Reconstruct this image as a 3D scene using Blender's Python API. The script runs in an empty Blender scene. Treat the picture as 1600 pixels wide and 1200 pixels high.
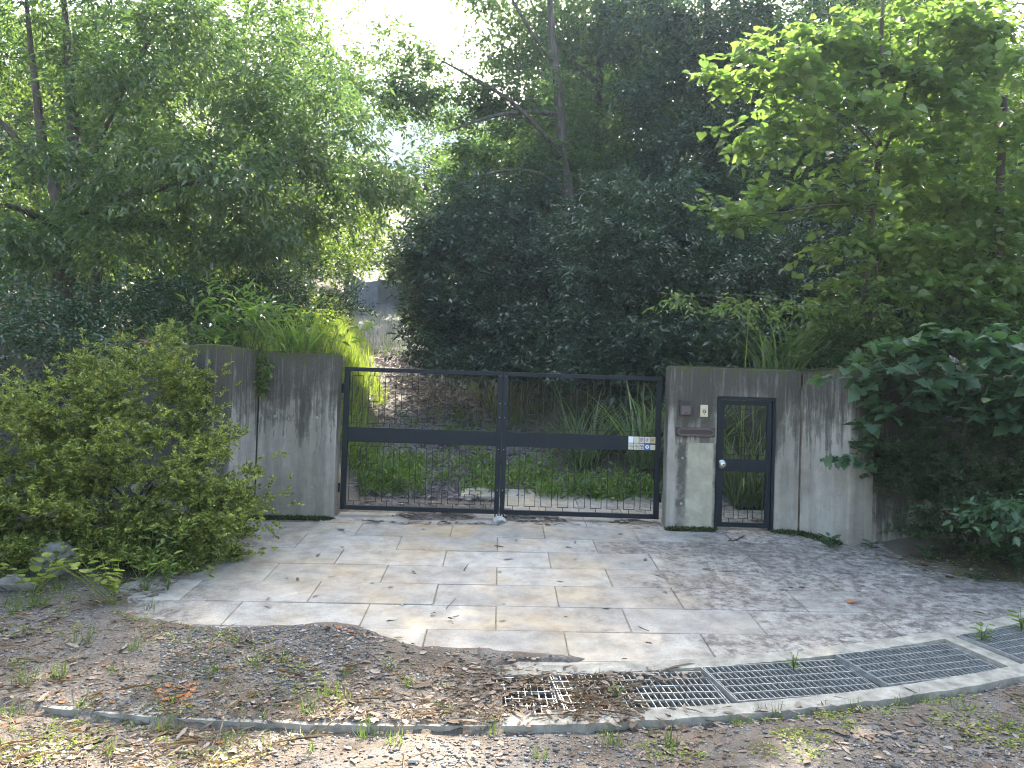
import bpy, bmesh, math, random
import numpy as np
from mathutils import Vector, Matrix

# ------------------------------------------------------------------ camera, sky, sun, exposure
SC = bpy.context.scene
COL = SC.collection
HC = 1.37                                   # camera height above the gate's threshold
F_PX = 1200.0
ROLL, PITCH = 0.032, math.radians(1.2)
fw = np.array([0, math.cos(PITCH), math.sin(PITCH)])
up0 = np.array([0, -math.sin(PITCH), math.cos(PITCH)])
r0 = np.array([1.0, 0, 0])
CU = math.cos(ROLL) * up0 - math.sin(ROLL) * r0
CR = math.cos(ROLL) * r0 + math.sin(ROLL) * up0
cam_d = bpy.data.cameras.new('camera')
cam = bpy.data.objects.new('camera', cam_d); COL.objects.link(cam)
cam_d.sensor_width = 36.0; cam_d.lens = 36.0 * F_PX / 1600.0
cam_d.clip_start = 0.05; cam_d.clip_end = 3000
cam.matrix_world = Matrix(((CR[0], CU[0], -fw[0], 0), (CR[1], CU[1], -fw[1], 0), (CR[2], CU[2], -fw[2], HC), (0, 0, 0, 1)))
SC.camera = cam

SUN_EL, SUN_AZ = math.radians(40), math.radians(8)     # azimuth from +Y towards +X
wd = bpy.data.worlds.new('World'); SC.world = wd; wd.use_nodes = True
wn = wd.node_tree
sky = wn.nodes.new('ShaderNodeTexSky'); sky.sky_type = 'NISHITA'; sky.sun_disc = False
sky.sun_elevation = SUN_EL; sky.sun_rotation = SUN_AZ; sky.dust_density = 4.5; sky.air_density = 1.2
bgn = wn.nodes['Background']; bgn.inputs['Strength'].default_value = 0.12
wn.links.new(sky.outputs[0], bgn.inputs[0])
sd = bpy.data.lights.new('sun', 'SUN'); sd.energy = 5.0; sd.angle = math.radians(0.55); sd.color = (1, 0.93, 0.82)
sun = bpy.data.objects.new('sun', sd); COL.objects.link(sun)
SV = Vector((math.sin(SUN_AZ) * math.cos(SUN_EL), math.cos(SUN_AZ) * math.cos(SUN_EL), math.sin(SUN_EL)))
sun.rotation_euler = SV.to_track_quat('Z', 'Y').to_euler(); sun.location = (0, 30, 40)
SC.view_settings.view_transform = 'Standard'; SC.view_settings.look = 'None'
SC.view_settings.exposure = 2.68; SC.view_settings.gamma = 1.0
SC.view_settings.use_white_balance = True; SC.view_settings.white_balance_temperature = 6950; SC.view_settings.white_balance_tint = 10
SC.render.engine = 'CYCLES'
SC.cycles.use_denoising = True
SC.cycles.filter_width = 1.1
SC.cycles.max_bounces = 7; SC.cycles.diffuse_bounces = 4; SC.cycles.glossy_bounces = 2
SC.cycles.transmission_bounces = 4; SC.cycles.transparent_max_bounces = 6; SC.cycles.volume_bounces = 0
SC.cycles.caustics_reflective = False; SC.cycles.caustics_refractive = False
SC.cycles.sample_clamp_indirect = 6

# ------------------------------------------------------------------ pixels and surfaces
def ray(x, y):
    return CR * ((x - 800) / F_PX) - CU * ((y - 600) / F_PX) + fw
def px(x, y, Y):
    """point at world distance Y seen at photo pixel (x, y)"""
    d = ray(x, y); s = Y / d[1]
    return np.array([d[0] * s, Y, HC + d[2] * s])
AP_T = np.array([-0.1154, 9.0931, 0.0103]); AP_A = np.array([0.99981, 0.016711, 0.009934]); AP_B = np.array([0.007638, -0.492462, -0.046272])
def zp(x, y):
    return 0.0103 + 0.00836 * (x + 0.1154) + 0.09409 * (y - 9.0931)
def onap(x, y, lift=0.0):
    d = ray(x, y); n = np.array([-0.00836, -0.09409, 1.0])
    s = (n @ (AP_T - np.array([0, 0, HC]))) / (n @ d)
    p = d * s; return np.array([p[0], p[1], p[2] + HC + lift])
XC, YC = -0.9, 15.985                        # centre of the drain's arc
R_FAR, R_G0, R_G1, R_NEAR = 10.98, 11.11, 11.60, 11.73
def arc(r, phi, z=0.0):
    x = XC + r * math.sin(phi); y = YC - r * math.cos(phi); return np.array([x, y, zp(x, y) + z])
def sstep(v, a, b):
    t = np.clip((v - a) / (b - a), 0, 1); return t * t * (3 - 2 * t)
def vnoise(x, y, seed=0):
    """smooth value noise"""
    x = np.asarray(x, float); y = np.asarray(y, float)
    xi = np.floor(x).astype(np.int64); yi = np.floor(y).astype(np.int64); fx = x - xi; fy = y - yi
    fx = fx * fx * (3 - 2 * fx); fy = fy * fy * (3 - 2 * fy)
    def hs(a, b):
        v = (a * 374761393 + b * 668265263 + seed * 974634) & 0x7fffffff
        v = ((v ^ (v >> 13)) * 1274126177) & 0x7fffffff
        return ((v ^ (v >> 16)) & 0xffff) / 65535.0
    return (hs(xi, yi) * (1 - fx) + hs(xi + 1, yi) * fx) * (1 - fy) + (hs(xi, yi + 1) * (1 - fx) + hs(xi + 1, yi + 1) * fx) * fy
def fbm(x, y, seed=0, o=4):
    s = 0; a = 0.5
    for k in range(o): s = s + a * vnoise(x * 2 ** k, y * 2 ** k, seed + k); a *= 0.5
    return s
# walls in plan
WL = [(-1.985, 8.75), (-2.88, 8.75), (-3.05, 7.87), (-4.95, 9.47), (-8.5, 12.4)]
WR = [(1.775, 8.66), (3.27, 8.66), (3.61, 8.17), (4.55, 8.40), (8.5, 9.4)]
DB = np.array([onap(*p)[:2] for p in [(150, 948), (270, 973), (350, 979), (430, 977), (520, 974), (570, 983), (610, 996), (660, 1007), (740, 1009), (800, 1017), (880, 1022), (915, 1032), (928, 1044)]])
def xd(y): return -0.1 - 0.25 * np.log1p(np.exp((np.minimum(y, 46) - 10.2) * 1.5)) / 1.5
def hw(y): return 1.75 - .45 * sstep(y, 10, 15)
def zd(y): return np.where(y < 10.2, 0.02, 0.02) + 0.205 * np.log1p(np.exp((y - 10.6) * 2.5)) / 2.5
def ground_z(x, y):
    x = np.asarray(x, float); y = np.asarray(y, float)
    xq = np.clip(x, -7, 7)
    rad = np.hypot(x - XC, y - YC); phi = np.arctan2(x - XC, YC - y)
    ya = YC - np.sqrt(np.maximum(R_NEAR ** 2 - (xq - XC) ** 2, 1))
    front = zp(xq, np.clip(y, ya, 9.6)) - 0.045
    # earth washed over the lower left of the paving
    yb = np.interp(x, DB[:, 0], DB[:, 1], left=DB[0, 1] + 0.0, right=4.6)
    yb = np.where(x < DB[0, 0], DB[0, 1] + (DB[0, 0] - x) * 2.5, yb)
    n = fbm(x * 2.2, y * 2.2, 3) - 0.47; n2 = fbm(x * 9, y * 9, 8) - 0.47
    d = (yb - y)
    dirt = 0.045 + np.clip(d * 0.14, -0.06, 0.025) + n * 0.02 + n2 * 0.012
    dirt = np.where(d > 0.0, np.maximum(dirt, 0.040 + n2 * 0.01 + np.clip(d, 0, .1) * .1), dirt)
    dirt = np.where(rad > R_NEAR, 0.045 + 0.035 * np.clip((rad - R_NEAR) / .25, -.5, 1) + n * 0.05 + n2 * 0.014 - 0.03, dirt)
    cover = (rad > R_FAR - 0.05) & (rad < R_NEAR)
    inch = cover & (phi > math.radians(4.6)) 
    dirt = np.where(cover & ~inch, 0.062 + n * 0.03 + n2 * 0.012, dirt)
    dirt = np.where(inch, -0.03, dirt); dirt = np.where((rad >= R_NEAR) & (rad < R_NEAR + .06), np.minimum(dirt, .01), dirt)
    front = front + dirt
    front = np.where((rad > R_FAR + 0.05) & (rad < R_NEAR - 0.06) & (phi > math.radians(4.6)), zp(xq, y) - 0.5, front)
    # heaps of litter at the gate
    for (gx, gy, gr, gh) in [(-0.85, 9.0, 0.7, .068), (0.3, 8.95, 0.6, .066), (1.45, 8.9, 0.35, .06), (-1.45, 9.5, .7, .12), (-.5, 9.5, .9, .085)]:
        q = np.hypot((x - gx), (y - gy) * 2.2) / gr
        front = front + (gh + .01 + n2 * .03) * (1 - sstep(q, .55, 1.0))
    front = front + .055 * (1 - sstep(x, -.25, .0)) * sstep(y, 9.2, 9.35)
    # soil beside the paving
    front = front + np.where(x < -2.85, 0.055 + 0.10 * np.clip(-2.85 - x, 0, 4), 0) * sstep(y, 5.0, 7.5)
    front = front + np.where(x > 3.9, 0.05 + 0.12 * np.clip(x - 3.9, 0, 4), 0) * sstep(y, 6.6, 7.6)
    # drive and banks behind the gate
    dz = zd(y); xe = xd(y)
    dr = dz + 0.03 * n + .03 * n2
    hv = hw(y); sl = (xe - hv) - x; sr = x - (xe + hv + .1)
    nb = fbm(x * .6, y * .6, 21) - .47
    bankL = np.minimum(np.maximum(dz, 0) + np.clip(sl, 0, 9) * 1.5, np.maximum(dz * .8, 0) + 1.70 + 0.02 * np.clip(sl, 0, 50)) + 0.33 * np.clip(sl - 5.0, 0, 60) + nb * .5 * sstep(sl, .3, 2)
    bankL = np.where((sl > 0) & (y < 10), np.minimum(bankL, 1.78), bankL)
    fR = np.where(x > 3.45, 1.0, sstep(y, 10.1, 12.3))
    bankR = np.maximum(dz, 0) + (np.clip(sr * .75, 0, 1.7) + 0.33 * np.clip(sr - 3.0, 0, 60)) * fR + nb * .5 * sstep(sr, .3, 2) * fR
    bankR = np.where((x > 3.45) & (y < 11), np.minimum(bankR, 1.7), bankR)
    back = np.where(sl > 0, bankL, np.where(sr > 0, bankR, dr))
    back = back + np.where(y > 34, (y - 34) * .12, 0)
    # line of the walls
    wl = np.array(WL[::-1]); wr = np.array(WR)
    yL = np.interp(x, wl[:, 0], wl[:, 1]); yR = np.interp(x, wr[:, 0], wr[:, 1])
    yw = np.where(x < -1.95, yL + .13, np.where(x > 1.75, yR + .13, 9.35))
    wdt = np.where((x < -1.95) | (x > 1.75), 0.05, 0.5)
    t = np.clip((y - (yw - wdt * .5)) / wdt, 0, 1)
    return front * (1 - t) + back * t

# ------------------------------------------------------------------ materials
MATS = {}
class NT:
    def __init__(s, name):
        s.m = bpy.data.materials.new(name); s.m.use_nodes = True; s.t = s.m.node_tree
        s.b = s.t.nodes['Principled BSDF']; s.out = s.t.nodes['Material Output']
    def n(s, typ, **kw):
        nd = s.t.nodes.new(typ)
        for k, v in kw.items(): setattr(nd, k, v)
        return nd
    def l(s, a, b): s.t.links.new(a, b)
    def noise(s, scale, vec=None, detail=5, rough=.6, dist=0.0):
        nd = s.n('ShaderNodeTexNoise'); nd.inputs['Scale'].default_value = scale; nd.inputs['Detail'].default_value = detail
        nd.inputs['Roughness'].default_value = rough; nd.inputs['Distortion'].default_value = dist
        if vec is not None: s.l(vec, nd.inputs['Vector'])
        return nd.outputs[0]
    def mapping(s, vec, scale=(1, 1, 1), loc=(0, 0, 0)):
        nd = s.n('ShaderNodeMapping'); nd.inputs['Scale'].default_value = scale; nd.inputs['Location'].default_value = loc
        s.l(vec, nd.inputs['Vector']); return nd.outputs[0]
    def ramp(s, v, stops):
        nd = s.n('ShaderNodeValToRGB'); e = nd.color_ramp.elements
        while len(e) < len(stops): e.new(0.5)
        for el, (p, c) in zip(e, stops):
            el.position = p; el.color = (c, c, c, 1) if not isinstance(c, tuple) else (*c, 1)
        s.l(v, nd.inputs[0]); return nd.outputs[0]
    def mix(s, f, a, b, mode='MIX'):
        nd = s.n('ShaderNodeMix', data_type='RGBA', blend_type=mode)
        for k, v in ((0, f), (6, a), (7, b)):
            if hasattr(v, 'links'): s.l(v, nd.inputs[k])
            elif isinstance(v, tuple): nd.inputs[k].default_value = (*v, 1)
            else: nd.inputs[k].default_value = v
        return nd.outputs[2]
    def math(s, op, a, b=None, clamp=False):
        nd = s.n('ShaderNodeMath', operation=op, use_clamp=clamp)
        for k, v in ((0, a), (1, b)):
            if v is None: continue
            if hasattr(v, 'links'): s.l(v, nd.inputs[k])
            else: nd.inputs[k].default_value = v
        return nd.outputs[0]
    def bump(s, h, strength=.3, dist=.01):
        nd = s.n('ShaderNodeBump'); nd.inputs['Strength'].default_value = strength; nd.inputs['Distance'].default_value = dist
        s.l(h, nd.inputs['Height']); s.l(nd.outputs[0], s.b.inputs['Normal'])
    def color(s, c):
        if hasattr(c, 'links'): s.l(c, s.b.inputs['Base Color'])
        else: s.b.inputs['Base Color'].default_value = (*c, 1)
    def set(s, **kw):
        for k, v in kw.items():
            i = s.b.inputs[k.replace('_', ' ')]
            if hasattr(v, 'links'): s.l(v, i)
            else: i.default_value = v
    def pos(s): return s.n('ShaderNodeNewGeometry').outputs['Position']
    def obj(s): return s.n('ShaderNodeTexCoord').outputs['Object']

def leaf_mat(name, cols, trans=.42, tcol=None, rough=.42, spec=.5, ns=.9):
    """cols: three base colours from dark to light picked per leaf"""
    k = NT(name)
    isl = k.n('ShaderNodeNewGeometry').outputs['Random Per Island']; ob = k.n('ShaderNodeObjectInfo').outputs['Random']
    r = k.math('FRACT', k.math('ADD', isl, ob))
    big = k.noise(ns, k.pos(), 2)
    r2 = k.math('ADD', k.math('MULTIPLY', r, .7), k.math('MULTIPLY', k.math('SUBTRACT', big, .35), .9), True)
    c = k.ramp(r2, [(0, cols[0]), (.5, cols[1]), (1, cols[2])])
    k.color(c); k.set(Roughness=rough); k.b.inputs['Specular IOR Level'].default_value = spec
    tr = k.n('ShaderNodeBsdfTranslucent')
    t = tcol or (1.2, 1.42, .72)
    tc = k.mix(1.0, c, t, 'MULTIPLY'); k.l(tc, tr.inputs['Color'])
    mx = k.n('ShaderNodeMixShader'); mx.inputs[0].default_value = trans
    k.l(k.b.outputs[0], mx.inputs[1]); k.l(tr.outputs[0], mx.inputs[2]); k.l(mx.outputs[0], k.out.inputs['Surface'])
    MATS[name] = k.m; return k.m
leaf_mat('oak_leaf', [(.05, .092, .046), (.095, .15, .068), (.18, .235, .10)], .43, rough=.34, spec=.8)
leaf_mat('back_leaf', [(.08, .12, .038), (.13, .18, .05), (.22, .27, .085)], .52)
leaf_mat('gloss_leaf', [(.022, .05, .028), (.046, .09, .046), (.10, .15, .07)], .25, rough=.25, spec=1.0)
leaf_mat('dark_leaf', [(.018, .042, .032), (.044, .085, .056), (.10, .155, .085)], .25, rough=.28, spec=.9)
leaf_mat('mid_leaf', [(.05, .09, .042), (.092, .145, .06), (.17, .225, .09)], .5)
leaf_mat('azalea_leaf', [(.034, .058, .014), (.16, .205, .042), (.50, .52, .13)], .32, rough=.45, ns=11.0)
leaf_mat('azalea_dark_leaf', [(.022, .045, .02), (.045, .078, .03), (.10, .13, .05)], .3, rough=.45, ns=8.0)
leaf_mat('broad_leaf', [(.085, .14, .052), (.14, .205, .075), (.22, .285, .11)], .5, rough=.4, spec=.6)
leaf_mat('mulberry_leaf', [(.042, .092, .05), (.07, .135, .07), (.12, .19, .095)], .35, rough=.42)
leaf_mat('herb_leaf', [(.08, .14, .035), (.125, .20, .05), (.19, .27, .07)], .42, rough=.45)
leaf_mat('lime_leaf', [(.17, .21, .04), (.24, .29, .055), (.34, .38, .09)], .45, rough=.5)
leaf_mat('grass_blade', [(.07, .105, .032), (.12, .17, .045), (.20, .25, .08)], .45, rough=.45)
leaf_mat('pampas_blade', [(.08, .12, .06), (.15, .21, .095), (.27, .33, .16)], .35, rough=.35, spec=.6)
leaf_mat('dead_leaf', [(.09, .062, .044), (.22, .165, .125), (.46, .39, .34)], .12, (1.2, 1, .8), rough=.75, spec=.2)
leaf_mat('drive_leaf', [(.09, .078, .08), (.19, .17, .175), (.38, .345, .35)], .1, (1.2, 1, .8), rough=.6, spec=.35)
leaf_mat('straw', [(.17, .11, .06), (.28, .20, .12), (.40, .32, .21)], .12, (1.2, 1, .8), rough=.7, spec=.25)
leaf_mat('rust_leaf', [(.28, .10, .04), (.36, .15, .06), (.42, .2, .1)], .12, (1.2, 1, .8), rough=.7, spec=.25)
leaf_mat('far_leaf', [(.03, .055, .025), (.05, .082, .035), (.09, .12, .045)], .35)

def bark(name, c0, c1):
    k = NT(name); v = k.mapping(k.pos(), (14, 14, 3)); n = k.noise(1.0, v, 6, .65)
    k.color(k.ramp(n, [(.3, c0), (.7, c1)])); k.set(Roughness=.9); k.bump(n, .6, .02); MATS[name] = k.m
bark('bark', (.035, .028, .022), (.13, .11, .09))
bark('bark_dark', (.02, .016, .013), (.07, .058, .048))
bark('twig', (.045, .032, .022), (.10, .075, .05))

def m_ground():
    k = NT('earth'); p = k.pos()
    big = k.noise(.55, p, 4); mid = k.noise(3.5, p, 6); fine = k.noise(46, p, 5, .7); vor = k.n('ShaderNodeTexVoronoi'); vor.inputs['Scale'].default_value = 55; k.l(p, vor.inputs['Vector'])
    soil = k.ramp(mid, [(.3, (.085, .062, .044)), (.52, (.17, .132, .098)), (.72, (.26, .215, .17))])
    grav = k.ramp(fine, [(.3, (.06, .054, .05)), (.55, (.17, .155, .142)), (.75, (.32, .30, .28))])
    m = k.ramp(k.math('ADD', k.math('MULTIPLY', big, .6), k.math('MULTIPLY', mid, .5)), [(.48, 0.15), (.62, .8)])
    c = k.mix(m, soil, grav)
    at = k.n('ShaderNodeAttribute', attribute_name='green').outputs['Fac']
    gr = k.ramp(k.noise(7, p, 5), [(.3, (.02, .026, .012)), (.7, (.05, .055, .022))])
    gm = k.math('MULTIPLY', at, k.ramp(k.noise(1.8, p, 5), [(.3, .3), (.55, 1.0)]))
    dv = k.n('ShaderNodeAttribute', attribute_name='drive').outputs['Fac']
    c = k.mix(gm, c, gr); c = k.mix(k.math('MULTIPLY', dv, .8), c, k.ramp(fine, [(.3, (.09, .084, .09)), (.55, (.21, .20, .21)), (.75, (.38, .36, .37))]))
    k.color(c); k.set(Roughness=.92); k.b.inputs['Specular IOR Level'].default_value = .25
    k.bump(k.math('ADD', fine, k.math('MULTIPLY', vor.outputs['Distance'], -.6)), .9, .012); MATS['earth'] = k.m
m_ground()

def m_paver():
    k = NT('granite'); p = k.pos(); oi = k.n('ShaderNodeObjectInfo').outputs['Random']
    sx = k.n('ShaderNodeSeparateXYZ'); k.l(p, sx.inputs[0])
    sp = k.noise(120, p, 5, .8); blot = k.noise(1.6, p, 6, .6); blot2 = k.noise(3.1, k.mapping(p, loc=(7, 3, 0)), 6, .65); fineb = k.noise(13, p, 9, .78)
    base = k.ramp(sp, [(.32, (.22, .21, .195)), (.5, (.385, .37, .345)), (.68, (.53, .515, .48))])
    base = k.mix(1.0, base, k.ramp(oi, [(0, (.76, .755, .75)), (1, (1.06, 1.05, 1.02))]), 'MULTIPLY')
    # ochre silt, strongest left of the middle
    fx = k.math('SUBTRACT', 1.0, k.math('ABSOLUTE', k.math('MULTIPLY', k.math('ADD', sx.outputs[0], .5), .3)), True)
    oc = k.math('MULTIPLY', k.ramp(blot, [(.44, 0.0), (.64, .9)]), fx)
    base = k.mix(oc, base, (.42, .32, .20))
    # dark weathered skin with lichen, growing denser to the right and along the far left edge
    dx = k.math('MULTIPLY', k.math('SUBTRACT', sx.outputs[0], .1), .26)
    dl = k.math('MULTIPLY', k.math('SUBTRACT', -2.0, sx.outputs[0]), .35)
    dm = k.math('ADD', k.math('MAXIMUM', dx, dl), k.math('MULTIPLY', k.math('SUBTRACT', blot2, .5), 1.5))
    dm = k.math('ADD', dm, k.math('MULTIPLY', k.math('SUBTRACT', k.math('FRACT', k.math('MULTIPLY', oi, 7.3)), .5), .7))
    dm = k.math('MULTIPLY', dm, 1.0, True)
    xm = k.math('MAXIMUM', k.math('MULTIPLY', k.math('ADD', sx.outputs[0], .1), .55, True), k.math('MULTIPLY', k.math('SUBTRACT', -1.7, sx.outputs[0]), .9, True))
    dm = k.math('MULTIPLY', dm, k.math('ADD', .12, k.math('MULTIPLY', xm, .88)))
    dk = k.math('MULTIPLY', k.ramp(dm, [(.14, 0), (.48, 1.0)]), k.ramp(fineb, [(.42, 1.0), (.57, .06)]))
    base = k.mix(k.math('MULTIPLY', dk, .9), base, (.085, .066, .062))
    grime = k.ramp(k.noise(5.5, k.mapping(p, loc=(2, 9, 4)), 7, .7), [(.35, .62), (.6, 1.0)])
    base = k.mix(1.0, base, grime, 'MULTIPLY')
    k.color(base); k.set(Roughness=k.ramp(blot2, [(.3, .48), (.7, .72)]))
    k.bump(k.math('ADD', sp, k.math('MULTIPLY', fineb, 1.4)), .35, .004); MATS['granite'] = k.m
m_paver()

def m_concrete(name, x0=None, x1=None, topz=1.83, darken=0.0):
    """weathered board-marked concrete; dark runs below the coping, moss on the top edge; an optional clean panel under the letter slot"""
    k = NT(name); p = k.obj(); sx = k.n('ShaderNodeSeparateXYZ'); k.l(p, sx.inputs[0]); X, Y, Z = sx.outputs
    wp = k.n('ShaderNodeVectorMath', operation='MULTIPLY_ADD'); k.l(k.n('ShaderNodeTexNoise').outputs['Color'], wp.inputs[0]); wp.inputs[1].default_value = (.10, .10, .3); k.l(p, wp.inputs[2]); pw = wp.outputs[0]
    nz = [q for q in k.t.nodes if q.bl_idname == 'ShaderNodeTexNoise'][0]; nz.inputs['Scale'].default_value = 3.0; k.l(p, nz.inputs['Vector'])
    st = k.noise(1.0, k.mapping(pw, (7, 7, .32)), 7, .68); st2 = k.noise(1.0, k.mapping(p, (34, 34, .8), (3, 1, 0)), 5, .7)
    bl = k.noise(2.0, p, 6, .62); bl2 = k.noise(5.5, pw, 6, .7); fn = k.noise(70, p, 4, .7)
    base = k.ramp(bl, [(.3, (.24, .23, .205)), (.7, (.43, .41, .36))])
    base = k.mix(.4, base, k.ramp(bl2, [(.3, (.21, .20, .18)), (.7, (.47, .45, .40))]))
    brd = k.noise(1.0, k.mapping(pw, (7.5, 7.5, .16), (5, 2, 0)), 6, .62)
    base = k.mix(1.0, base, k.ramp(brd, [(.30, .60), (.62, 1.08)]), 'MULTIPLY')
    base = k.mix(k.ramp(k.noise(1.3, k.mapping(p, (1, 1, .6), (9, 4, 1)), 5, .65), [(.42, 0), (.66, .6)]), base, (.20, .172, .125))
    base = k.mix(k.ramp(k.noise(38, p, 6, .8), [(.60, 0), (.70, .65)]), base, (.07, .065, .055))
    top = k.math('MULTIPLY', k.math('SUBTRACT', Z, topz - 1.0), 1.1)       # 0 low .. 1 at the coping
    a = k.math('ADD', top, k.math('MULTIPLY', k.math('SUBTRACT', st, .5), 3.2))
    a = k.math('ADD', a, k.math('MULTIPLY', k.math('SUBTRACT', st2, .5), 1.5))
    a = k.math('ADD', a, k.math('MULTIPLY', k.math('SUBTRACT', bl2, .5), 1.5))
    if darken: a = k.math('ADD', a, darken)
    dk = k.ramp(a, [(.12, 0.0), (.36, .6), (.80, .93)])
    if x0 is not None:
        edge = k.math('ADD', X, k.math('MULTIPLY', k.math('SUBTRACT', bl2, .5), .09)); edge = k.math('ADD', edge, k.math('MULTIPLY', k.math('SUBTRACT', st2, .5), .04))
        def band(lo, hi, soft):
            return k.math('MULTIPLY', k.math('MULTIPLY', k.math('SUBTRACT', edge, lo), soft, True), k.math('MULTIPLY', k.math('SUBTRACT', hi, edge), soft, True))
        low = k.math('LESS_THAN', Z, .985)
        ins = k.math('MULTIPLY', band(x0, x1, 28), low); around = k.math('MULTIPLY', k.math('MULTIPLY', band(x0 - .11, x1 + .055, 30), low), k.math('SUBTRACT', 1.0, ins))
        dk = k.math('MULTIPLY', dk, k.math('SUBTRACT', 1.0, k.math('MULTIPLY', ins, .92)))
        dk = k.math('MAXIMUM', dk, k.math('MULTIPLY', around, k.ramp(k.math('ADD', bl2, k.math('MULTIPLY', Z, .18)), [(.38, .15), (.62, .85)])))
        base = k.mix(ins, base, k.ramp(bl2, [(.3, (.27, .255, .19)), (.7, (.46, .44, .35))]))
    c = k.mix(dk, base, k.ramp(fn, [(.3, (.026, .024, .021)), (.7, (.080, .072, .060))]))
    # lime runs
    lr = k.math('MULTIPLY', k.ramp(st2, [(.55, 0), (.70, .6)]), k.ramp(bl, [(.42, 0), (.6, 1.0)]))
    c = k.mix(lr, c, (.40, .39, .37))
    ms = k.math('ADD', k.math('MULTIPLY', k.math('SUBTRACT', Z, topz - .10), 5.5), k.math('MULTIPLY', k.math('SUBTRACT', k.noise(9, p, 5), .5), 3.0))
    c = k.mix(k.ramp(ms, [(.25, 0), (.75, .9)]), c, k.ramp(fn, [(.3, (.035, .045, .012)), (.7, (.10, .115, .025))]))
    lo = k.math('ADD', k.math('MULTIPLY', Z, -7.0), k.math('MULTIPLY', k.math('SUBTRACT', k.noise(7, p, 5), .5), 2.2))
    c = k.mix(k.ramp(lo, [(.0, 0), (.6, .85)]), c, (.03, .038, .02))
    k.color(c); k.set(Roughness=.88); k.b.inputs['Specular IOR Level'].default_value = .3
    h = k.math('ADD', k.math('MULTIPLY', fn, .5), k.math('ADD', bl, st2)); k.bump(h, .45, .01); MATS[name] = k.m
m_concrete('concrete_plain'); m_concrete('concrete_stain_shade', darken=.95); m_concrete('concrete_slot', .20, .545, darken=.06)  # return panels: heavier stain plus shade of overhanging plants, both put into the colour

def simple(name, col, rough=.5, metal=0.0, spec=.5, nscale=0, namp=.25, bump=0.0):
    k = NT(name)
    if nscale:
        n = k.noise(nscale, k.pos(), 6, .65)
        c = k.ramp(n, [(.3, tuple(v * (1 - namp) for v in col)), (.7, tuple(min(v * (1 + namp), 1) for v in col))]); k.color(c)
        if bump: k.bump(n, bump, .006)
    else: k.color(col)
    k.set(Roughness=rough, Metallic=metal); k.b.inputs['Specular IOR Level'].default_value = spec; MATS[name] = k.m; return k.m
def m_paint():
    k = NT('gate_paint'); p = k.pos(); n = k.noise(1.0, k.mapping(p, (16, 16, 2.2)), 5); n2 = k.noise(40, p, 4)
    c = k.mix(k.ramp(n, [(.5, 0), (.75, .5)]), (.006, .012, .019), (.022, .023, .024))
    k.color(k.mix(k.ramp(n2, [(.45, 0), (.75, .25)]), c, (.02, .024, .03))); k.set(Roughness=k.ramp(n, [(.3, .42), (.7, .62)])); k.b.inputs['Specular IOR Level'].default_value = .22; MATS['gate_paint'] = k.m
m_paint()
simple('iron_bar', (.02, .021, .022), .5, spec=.3, nscale=30)
simple('galvanised', (.36, .37, .37), .42, .55, nscale=18, namp=.35)
simple('curb_concrete', (.30, .28, .235), .9, nscale=9, namp=.45, bump=.4)
simple('joint_soil', (.20, .17, .12), .95, nscale=12, namp=.5)
simple('channel_mud', (.12, .115, .07), .8, nscale=5, namp=.45, bump=.3)
simple('bronze', (.045, .034, .036), .42, .3, nscale=50)
simple('bronze_light', (.10, .08, .085), .38, .4, nscale=50)
simple('smoked_glass', (.02, .03, .04), .12)
simple('cream_plastic', (.55, .49, .33), .5, nscale=40, namp=.12)
simple('black_plastic', (.02, .02, .02), .4)
simple('steel', (.6, .58, .53), .28, .9, nscale=80, namp=.15)
simple('rock', (.16, .16, .15), .9, nscale=7, namp=.5, bump=.6)
simple('pale_rock', (.42, .42, .41), .85, nscale=12, namp=.35, bump=.5)
simple('moss', (.045, .062, .018), .95, nscale=30, namp=.5, bump=.8)
simple('far_sheet', (.24, .23, .22), .7, nscale=1.2, namp=.15)
simple('far_fence', (.24, .24, .27), .9, nscale=2, namp=.3)
simple('plate_white', (.72, .75, .78), .35); simple('plate_cream', (.55, .54, .42), .4); simple('plate_grey', (.47, .47, .45), .4)
simple('plate_pink', (.62, .56, .55), .4); simple('plate_yellow', (.50, .43, .22), .4); simple('plate_blue', (.03, .12, .32), .4)
simple('ink', (.10, .10, .11), .5); simple('ink_blue', (.10, .16, .25), .5); simple('ink_brown', (.25, .16, .06), .5)
simple('forest_far', (.045, .085, .05), .9, nscale=.12, namp=.5)
def m_stone():
    k = NT('gravel_stone'); isl = k.n('ShaderNodeNewGeometry').outputs['Random Per Island']
    k.color(k.ramp(isl, [(0, (.05, .048, .046)), (.5, (.15, .145, .14)), (.85, (.26, .25, .24)), (1, (.42, .41, .39))])); k.set(Roughness=.85); MATS['gravel_stone'] = k.m
m_stone()

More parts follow.
